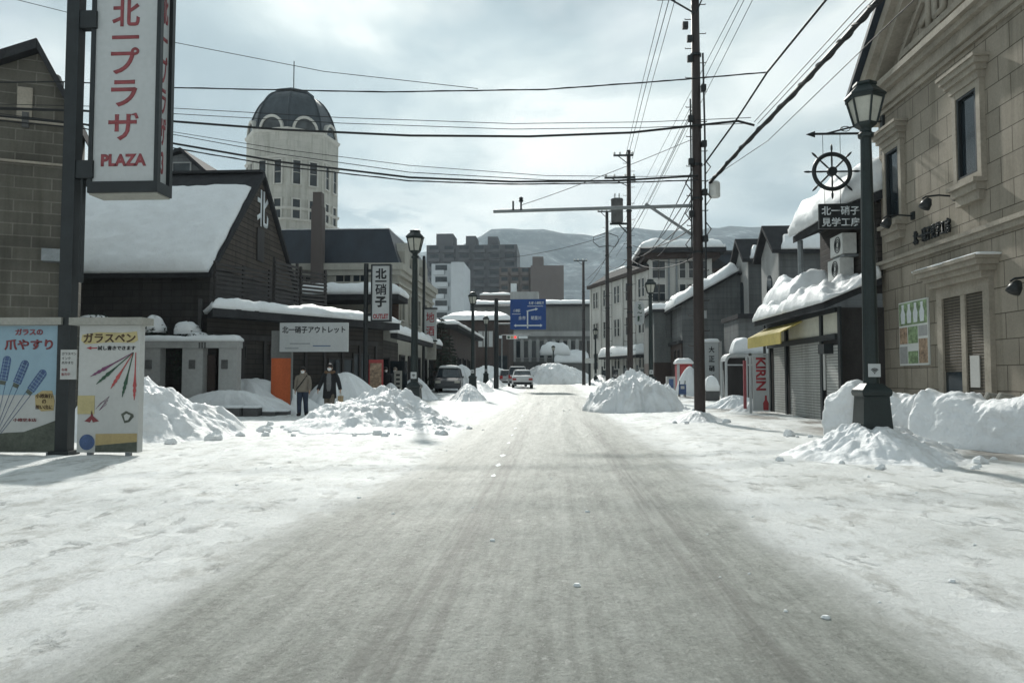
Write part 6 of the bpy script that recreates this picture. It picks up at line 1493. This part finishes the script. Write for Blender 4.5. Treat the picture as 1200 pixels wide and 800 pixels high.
# broken chunks that rolled off the heaps
r2 = random.Random(21)
for (px, Y, rx, ry, n_) in ((186, 17.5, 2.3, 2.3, 12), (432, 21.6, 2.2, 3.5, 22), (498, 20.5, 1.4, 2.9, 10), (738, 31.8, 2.4, 3.2, 14), (1026, 12.45, 1.4, 1.5, 16), (1130, 14.6, 1.6, .9, 12), (1000, 16.9, 1.6, .8, 8), (818, 22.5, 1.1, .9, 5)):
    cx_, n_ = XA(px, Y), n_
    for i in range(n_):
        a = r2.uniform(math.pi, 2*math.pi) if r2.random() < .8 else r2.uniform(0, 6.28); k = r2.uniform(.86, 1.22); x, y = cx_+rx*k*math.cos(a), Y+ry*k*math.sin(a); s = r2.choice((.03, .045, .06, .09, .12))*r2.uniform(.7, 1.2)
        q = MB().loft([(-.4*s, s*.8, s*.7), (0, s*1.1, s), (.5*s, s, s*.8), (.95*s, s*.5, s*.45)], 9, (0, 0, 0), power=.7, rot=r2.uniform(0, 3))
        for v in q.b.verts: v.co += Vector((nz(v.co.x*9/s*.1+i, v.co.y*.9/s, v.co.z), nz(v.co.x*.9/s+9, v.co.y/s, i), .4*nz(v.co.x/s, v.co.y/s, i+4)))*s*.7
        q.xf(Matrix.Translation((x, y, gz(x, y)+.1*s)))
        tag(q.build('snow_chunk', 'snow_heap'), 'broken chunk of snow lying at the foot of a cleared heap', 'snow chunk', 'broken snow chunks round the heaps')
# loose clods on the packed snow
r2 = random.Random(5)
for i in range(34):
    q = MB(); px, py = (r2.uniform(560, 1150), r2.uniform(545, 720)) if i % 3 else (r2.uniform(190, 560), r2.uniform(515, 600))
    d = ray(px, py); p = CAM+d*(-1.30/d.z); s = r2.uniform(.008, .022)
    if abs(p.x) < 1.5 and r2.random() < .6: continue
    q.loft([(-.3*s, s, s*.8), (.3*s, s*1.2, s), (.9*s, s*.7, s*.6)], 7, (p.x, p.y, gz(p.x, p.y)))
    for v in q.b.verts: v.co += Vector((nz(v.co.x*30, v.co.y*30, v.co.z*30), nz(v.co.x*30+9, v.co.y*30, 2), 0))*s*.7
    tag(q.build('snow_clod', 'snow_heap'), 'loose clod of snow lying on the packed street surface', 'snow clod', 'loose snow clods scattered over the street')
# ================================================================ people
def skin_mesh(verts, edges, radii, levels=1):
    me = bpy.data.meshes.new('s'); me.from_pydata([Vector(v) for v in verts], edges, []); ob = bpy.data.objects.new('s', me); C.objects.link(ob)
    md = ob.modifiers.new('k', 'SKIN'); md.use_smooth_shade = True; md.branch_smoothing = .4
    lay = me.skin_vertices[0].data
    for i, r in enumerate(radii): lay[i].radius = r if isinstance(r, tuple) else (r, r)
    lay[0].use_root = True
    sb = ob.modifiers.new('u', 'SUBSURF'); sb.levels = levels; sb.render_levels = levels
    out = bpy.data.meshes.new_from_object(ob.evaluated_get(bpy.context.evaluated_depsgraph_get())); bpy.data.objects.remove(ob); bpy.data.meshes.remove(me)
    b = bmesh.new(); b.from_mesh(out); bpy.data.meshes.remove(out); return b
def person(label, x, y, rz, top, trousers, H=1.68, stride=.12, long=False, armout=0., extras=(), hat='hair', group=None):
    """built facing -Y, then turned by rz"""
    k = H/1.72; t = thing('person', label, 'person', (x, y, gz(x, y)-.01), rz, group); t.scale = (k, k, k)
    s = stride
    el = {}
    for sgn in (-1, 1):
        sw = s*.8*sgn
        el[sgn] = [(sgn*.175, .01, 1.40), (sgn*(.245+armout*.5), .03-sw*.3, 1.14), (sgn*(.27+armout), -.05-sw, .91), (sgn*(.275+armout), -.07-sw, .84)]
    lg = {sgn: [(sgn*.09, 0, .90), (sgn*.10, -.03+s*sgn*.55, .50), (sgn*.10, .03+s*sgn, .09), (sgn*.115, -.13+s*sgn, .045)] for sgn in (-1, 1)}
    V_ = [(0, 0, .95), (0, .01, 1.12), (0, .005, 1.30), (0, .01, 1.45), (0, -.005, 1.55), (0, -.015, 1.63), (0, -.01, 1.70)]
    Rr = [(.145, .11), (.135, .10), (.16, .115), .055, (.066, .078), (.078, .098), (.058, .072)]
    E = [(i, i+1) for i in range(6)]
    for sgn in (-1, 1):
        i0 = len(V_); V_ += el[sgn]; Rr += [.062, .044, .030, (.034, .022)]; E += [(2, i0), (i0, i0+1), (i0+1, i0+2), (i0+2, i0+3)]
        i0 = len(V_); V_ += lg[sgn]; Rr += [.092, .060, .042, (.042, .036)]; E += [(0, i0), (i0, i0+1), (i0+1, i0+2), (i0+2, i0+3)]
    b = skin_mesh(V_, E, Rr)
    q = MB(); q.b.free(); q.b = b
    for sgn in (-1, 1):       # five fingers rooted in the palm
        hx, hy, hz = el[sgn][3]
        for f in range(4):
            l = (.062, .074, .070, .055)[f]; yy = hy-.026+.017*f
            q.tube([(hx, yy, hz+.012), (hx+sgn*.004, yy-.004, hz-l*.5), (hx-sgn*.010, yy-.010, hz-l)], [.0095, .0088, .006], 6)
        q.tube([(hx-sgn*.004, hy-.020, hz+.03), (hx-sgn*.012, hy-.050, hz+.005), (hx-sgn*.014, hy-.058, hz-.024)], [.011, .0098, .007], 6)
    q.loft([(-.022, .012, .014), (0, .014, .020), (.020, .008, .010)], 8, (0, -.112, 1.612))          # nose
    for sgn in (-1, 1): q.loft([(-.03, .008, .016), (0, .012, .02), (.03, .008, .016)], 8, (sgn*.079, -.005, 1.615))
    q.build('body', 'skin', t, smooth=True, local=True)
    for sgn in (-1, 1): MB().loft([(-.008, .010, .006), (0, .014, .009), (.008, .010, .006)], 8, (sgn*.032, -.101, 1.637)).build('eye', 'eye', t, local=True)
    # face mask
    MB().loft([(-.055, .030, .045, 0, -.062), (-.02, .060, .060, 0, -.060), (.02, .070, .058, 0, -.058), (.045, .055, .045, 0, -.064)], 14, (0, -.012, 1.578)).build('face_mask', 'mask', t, smooth=True, local=True)
    # hair and hat
    MB().loft([(-.10, .070, .060, 0, .045), (-.03, .092, .080, 0, .026), (.03, .095, .108, 0, .004), (.075, .082, .098, 0, .0), (.108, .045, .055, 0, 0), (.115, .01, .012, 0, 0)], 16, (0, -.005, 1.655)).build('hair', hat, t, smooth=True, local=True)
    # trousers
    for sgn in (-1, 1):
        a, c, d, e = [Vector(p) for p in lg[sgn]]
        MB().tube([a+Vector((0, 0, .12)), a, a.lerp(c, .5), c, c.lerp(d, .5), d+Vector((0, 0, .03))], [.11, .118, .102, .085, .078, .074], 14).build('trouser_leg', trousers, t, smooth=True, local=True)
        f = MB().tube([d+Vector((0, .03, .16)), d+Vector((0, .02, .03)), d+Vector((0, 0, -.03)), e+Vector((0, .02, .01)), e+Vector((0, -.06, -.005))], [.066, .068, .066, .052, .034], 12)
        f.build('boot', 'boot', t, smooth=True, local=True)
    # jacket
    hem = .62 if long else .86
    rg = [(hem, .215, .165), (hem+.02, .225, .17), (.98, .205, .155), (1.12, .20, .15), (1.28, .215, .155), (1.38, .205, .14), (1.44, .15, .115), (1.50, .095, .095), (1.53, .085, .09)]
    MB().loft(rg, 20, (0, .005, 0), power=.85).build('coat', top, t, smooth=True, local=True)
    for sgn in (-1, 1):
        a, c, d, e = [Vector(p) for p in el[sgn]]
        MB().tube([a+Vector((-sgn*.05, 0, .0)), a+Vector((sgn*.01, 0, -.03)), a.lerp(c, .5)+Vector((sgn*.012, 0, 0)), c, c.lerp(d, .6), d+Vector((0, 0, .0))], [.085, .092, .080, .070, .064, .060], 14).build('sleeve', top, t, smooth=True, local=True)
    for kind in extras:
        if kind == 'hood':
            q = MB(); n = 22; q.tube([(.135*math.cos(a), .02+.10*math.sin(a)-.02*math.cos(a)**2, 1.47+.02*math.cos(2*a)) for a in [2*math.pi*i/n for i in range(n+1)]], .05, 8, cap=False)
            q.build('fur_collar', 'fur', t, smooth=True, local=True)
        if kind == 'open':
            MB().loft([(.86, .07, .03), (1.1, .085, .035), (1.35, .08, .035), (1.45, .05, .03)], 12, (0, -.125, 0), power=.6).build('inner_sweater', 'knit', t, smooth=True, local=True)
        if kind == 'strap':
            q = MB().tube([(.15, -.06, 1.45), (.06, -.152, 1.30), (-.05, -.165, 1.14), (-.19, -.10, .98), (-.22, .02, .92)], .018, 6); q.build('bag_strap', 'coat_black', t, local=True)
        if kind == 'hoodback':
            MB().loft([(-.08, .13, .07), (0, .15, .09), (.10, .12, .07)], 14, (0, .10, 1.46)).build('hood', top, t, smooth=True, local=True)
    return t, el
x, y = XA(355, 25.4), 25.4
person('pedestrian in a beige jacket, dark blue jeans and white mask walking beside the parka wearer', x, y, R(8), 'coat_beige', 'denim', 1.62, .13, extras=('strap', 'hoodback'))
x, y = XA(386.5, 25.0), 25.0
t, el = person('pedestrian in an open black parka with fur collar carrying a tan paper bag', x, y, R(4), 'coat_black', 'khaki', 1.74, -.13, long=True, armout=.07, extras=('hood', 'open'))
wmx = wm(t); h = wmx @ Vector(el[1][3])
bg_ = thing('paper_bag', 'tan paper carrier bag held by the pedestrian in the parka', 'bag', (h.x+.01, h.y, h.z-.44))
MB().hexa([(-.06, -.11, 0), (.06, -.11, 0), (.06, .11, 0), (-.06, .11, 0), (-.065, -.12, .30), (.065, -.12, .30), (.065, .12, .30), (-.065, .12, .30)]).build('bag', 'bag_tan', bg_, local=True)
MB().tube([(0, -.07, .29), (0, -.05, .40), (0, 0, .435), (0, .05, .40), (0, .07, .29)], .006, 6).build('handle', 'bag_tan', bg_, local=True)
x, y = XA(452, 35.6), 35.6
person('person in dark clothes standing in the shop entrance next to the notice board', x, y, R(20), 'coat_black', 'coat_black', 1.74, .03)
x, y = XA(463, 36.3), 36.3
person('pale capped person standing deeper in the shop entrance beside the door', x, y, R(-10), 'knit', 'coat_black', 1.74, .03, hat='coat_beige')

# ================================================================ cars
def car(label, x, y, rz, paint, kind='sedan', group=None, snow=0):
    """built with the rear towards -Y"""
    t = thing('parked_car', label, 'car', (x, y, gz(x, y)), rz, group)
    if kind == 'sedan': L_, W_, Hh, zb = 4.4, 1.70, 1.42, .92; roof = (.95, 2.55, 3.5)
    elif kind == 'van': L_, W_, Hh, zb = 4.6, 1.72, 1.82, 1.02; roof = (.12, 3.1, 3.9)
    else: L_, W_, Hh, zb = 4.3, 1.72, 1.62, .98; roof = (.2, 2.7, 3.5)
    h = L_/2
    if kind == 'sedan': prof = [(0, .28), (-.02, .45), (.02, .80), (.12, .93), (.75, .98), (3.25, .95), (4.1, .80), (4.36, .66), (4.40, .40), (4.34, .24)]
    elif kind == 'van': prof = [(0, .28), (-.03, .45), (0, .9), (.05, 1.04), (3.55, 1.02), (4.3, .88), (4.55, .72), (4.60, .42), (4.54, .25)]
    else: prof = [(0, .30), (-.03, .48), (.0, .85), (.06, 1.0), (3.2, .98), (4.0, .90), (4.26, .75), (4.3, .42), (4.24, .26)]
    q = MB(); st = []
    for xs_, k in ((-W_/2, .86), (-W_/2+.06, .97), (-W_/2+.2, 1), (W_/2-.2, 1), (W_/2-.06, .97), (W_/2, .86)):
        st.append([q.b.verts.new((xs_, (yy-h)*(1 if abs(xs_) < W_/2-.1 else .985), .58+(zz-.58)*k)) for yy, zz in prof])
    n = len(prof)
    for a, b_ in zip(st, st[1:]):
        for i in range(n): q.b.faces.new((a[i], a[(i+1) % n], b_[(i+1) % n], b_[i]))
    q.b.faces.new(st[0]); q.b.faces.new(list(reversed(st[-1]))); bd = q.build('body', paint, t, local=True, bev=.02)
    # greenhouse
    y0, y1, y2 = (.55 if kind == 'sedan' else .06)-h, roof[1]-h, roof[2]-h; r0 = roof[0]+(.35 if kind == 'sedan' else .14)-h; wl, wt = W_/2-.07, W_/2-.21
    MB().hexa([(-wl, y0, zb), (wl, y0, zb), (wl, y2, zb), (-wl, y2, zb), (-wt, r0, Hh-.06), (wt, r0, Hh-.06), (wt, y1, Hh-.06), (-wt, y1, Hh-.06)]).build('window_glass', 'glass', t, local=True)
    q = MB().hexa([(-wt-.03, r0-.04, Hh-.07), (wt+.03, r0-.04, Hh-.07), (wt+.03, y1+.04, Hh-.07), (-wt-.03, y1+.04, Hh-.07), (-wt+.06, r0+.1, Hh), (wt-.06, r0+.1, Hh), (wt-.06, y1-.1, Hh), (-wt+.06, y1-.1, Hh)])
    for s in (-1, 1):
        for (ya_, yb_) in ((y0, r0), (y2, y1), ((y0+y2)/2+.1, (r0+y1)/2)): q.bar((s*(wl+.005), ya_, zb-.02), (s*(wt+.02), yb_, Hh-.06), .07, .07)
    q.build('roof', paint, t, local=True)
    for s in (-1, 1):
        for yy in (.78-h, L_-.85-h):
            w_ = MB().tube([(s*(W_/2-.2), yy, .32), (s*(W_/2+.005), yy, .32)], .32, 20).build('wheel', 'tyre', t, local=True); MB().tube([(s*(W_/2-.02), yy, .32), (s*(W_/2+.015), yy, .32)], .20, 14).build('rim', 'rim', w_, local=True)
        zt_ = .72 if kind == 'sedan' else .88; MB().box((s*(W_/2-.20), -h+.0, zt_), (.30, .12, .16 if kind == 'sedan' else .3), 0).build('tail_light', 'tail', t, local=True, bev=.02)
        MB().box((s*(W_/2-.24), h-.10, .68), (.34, .16, .14)).build('headlight', 'lamp_glass', t, local=True, bev=.02)
        MB().box((s*(W_/2+.07), h-1.35, 1.0), (.16, .10, .13)).build('mirror', paint, t, local=True, bev=.02)
    MB().box((0, -h-.03, .62 if kind == 'sedan' else .6), (.34, .03, .16)).build('number_plate', 'plate', t, local=True)
    MB().box((0, -h-.02, .40), (W_*.86, .10, .16)).build('bumper', 'tyre', t, local=True, bev=.03)
    if snow:
        m = lm(t); f = lambda x_, y_, z_: m @ Vector((x_, y_, z_))
        snow_quad(f(-wt, r0, Hh), f(wt, r0, Hh), f(wt, y1, Hh), f(-wt, y1, Hh), .16*snow, t, n=(14, 14), edge=.25, seed=2)
        if kind == 'sedan': snow_quad(f(-.7, -h+.12, .95), f(.7, -h+.12, .95), f(.7, -h+.6, .98), f(-.7, -h+.6, .98), .06, t, n=(12, 6), edge=.15)
    return t
CG = 'cars parked along the shop side'
car('white sedan with a dusting of snow seen from behind at the road edge', XA(612, 63), 63, R(3), 'car_white', 'sedan', CG, .5)
car('silver van just ahead of the white sedan', XA(606, 70), 70.5, R(3), 'car_silver', 'van', CG)
car('pale hatchback half hidden behind the silver van', XA(595, 77), 77, R(4), 'car_silver', 'hatch', CG)
car('charcoal wagon with snow on its roof parked before the brown shop', XA(524, 50), 51, R(185), 'car_dark', 'hatch', CG, 1)
# ---------------------------------------------------------------- winter haze
HAZE = 0.00021
if HAZE:
    m = bpy.data.materials.new('haze'); m.use_nodes = True; t = m.node_tree; t.nodes.clear()
    v = t.nodes.new('ShaderNodeVolumePrincipled'); v.inputs['Color'].default_value = (.62, .76, .86, 1); v.inputs['Density'].default_value = HAZE; v.inputs['Anisotropy'].default_value = .3
    o_ = t.nodes.new('ShaderNodeOutputMaterial'); t.links.new(v.outputs[0], o_.inputs['Volume'])
    hz = MB().span((-4200, -900, -45), (4200, 4100, 760)).build('haze', m); hz['kind'] = 'stuff'
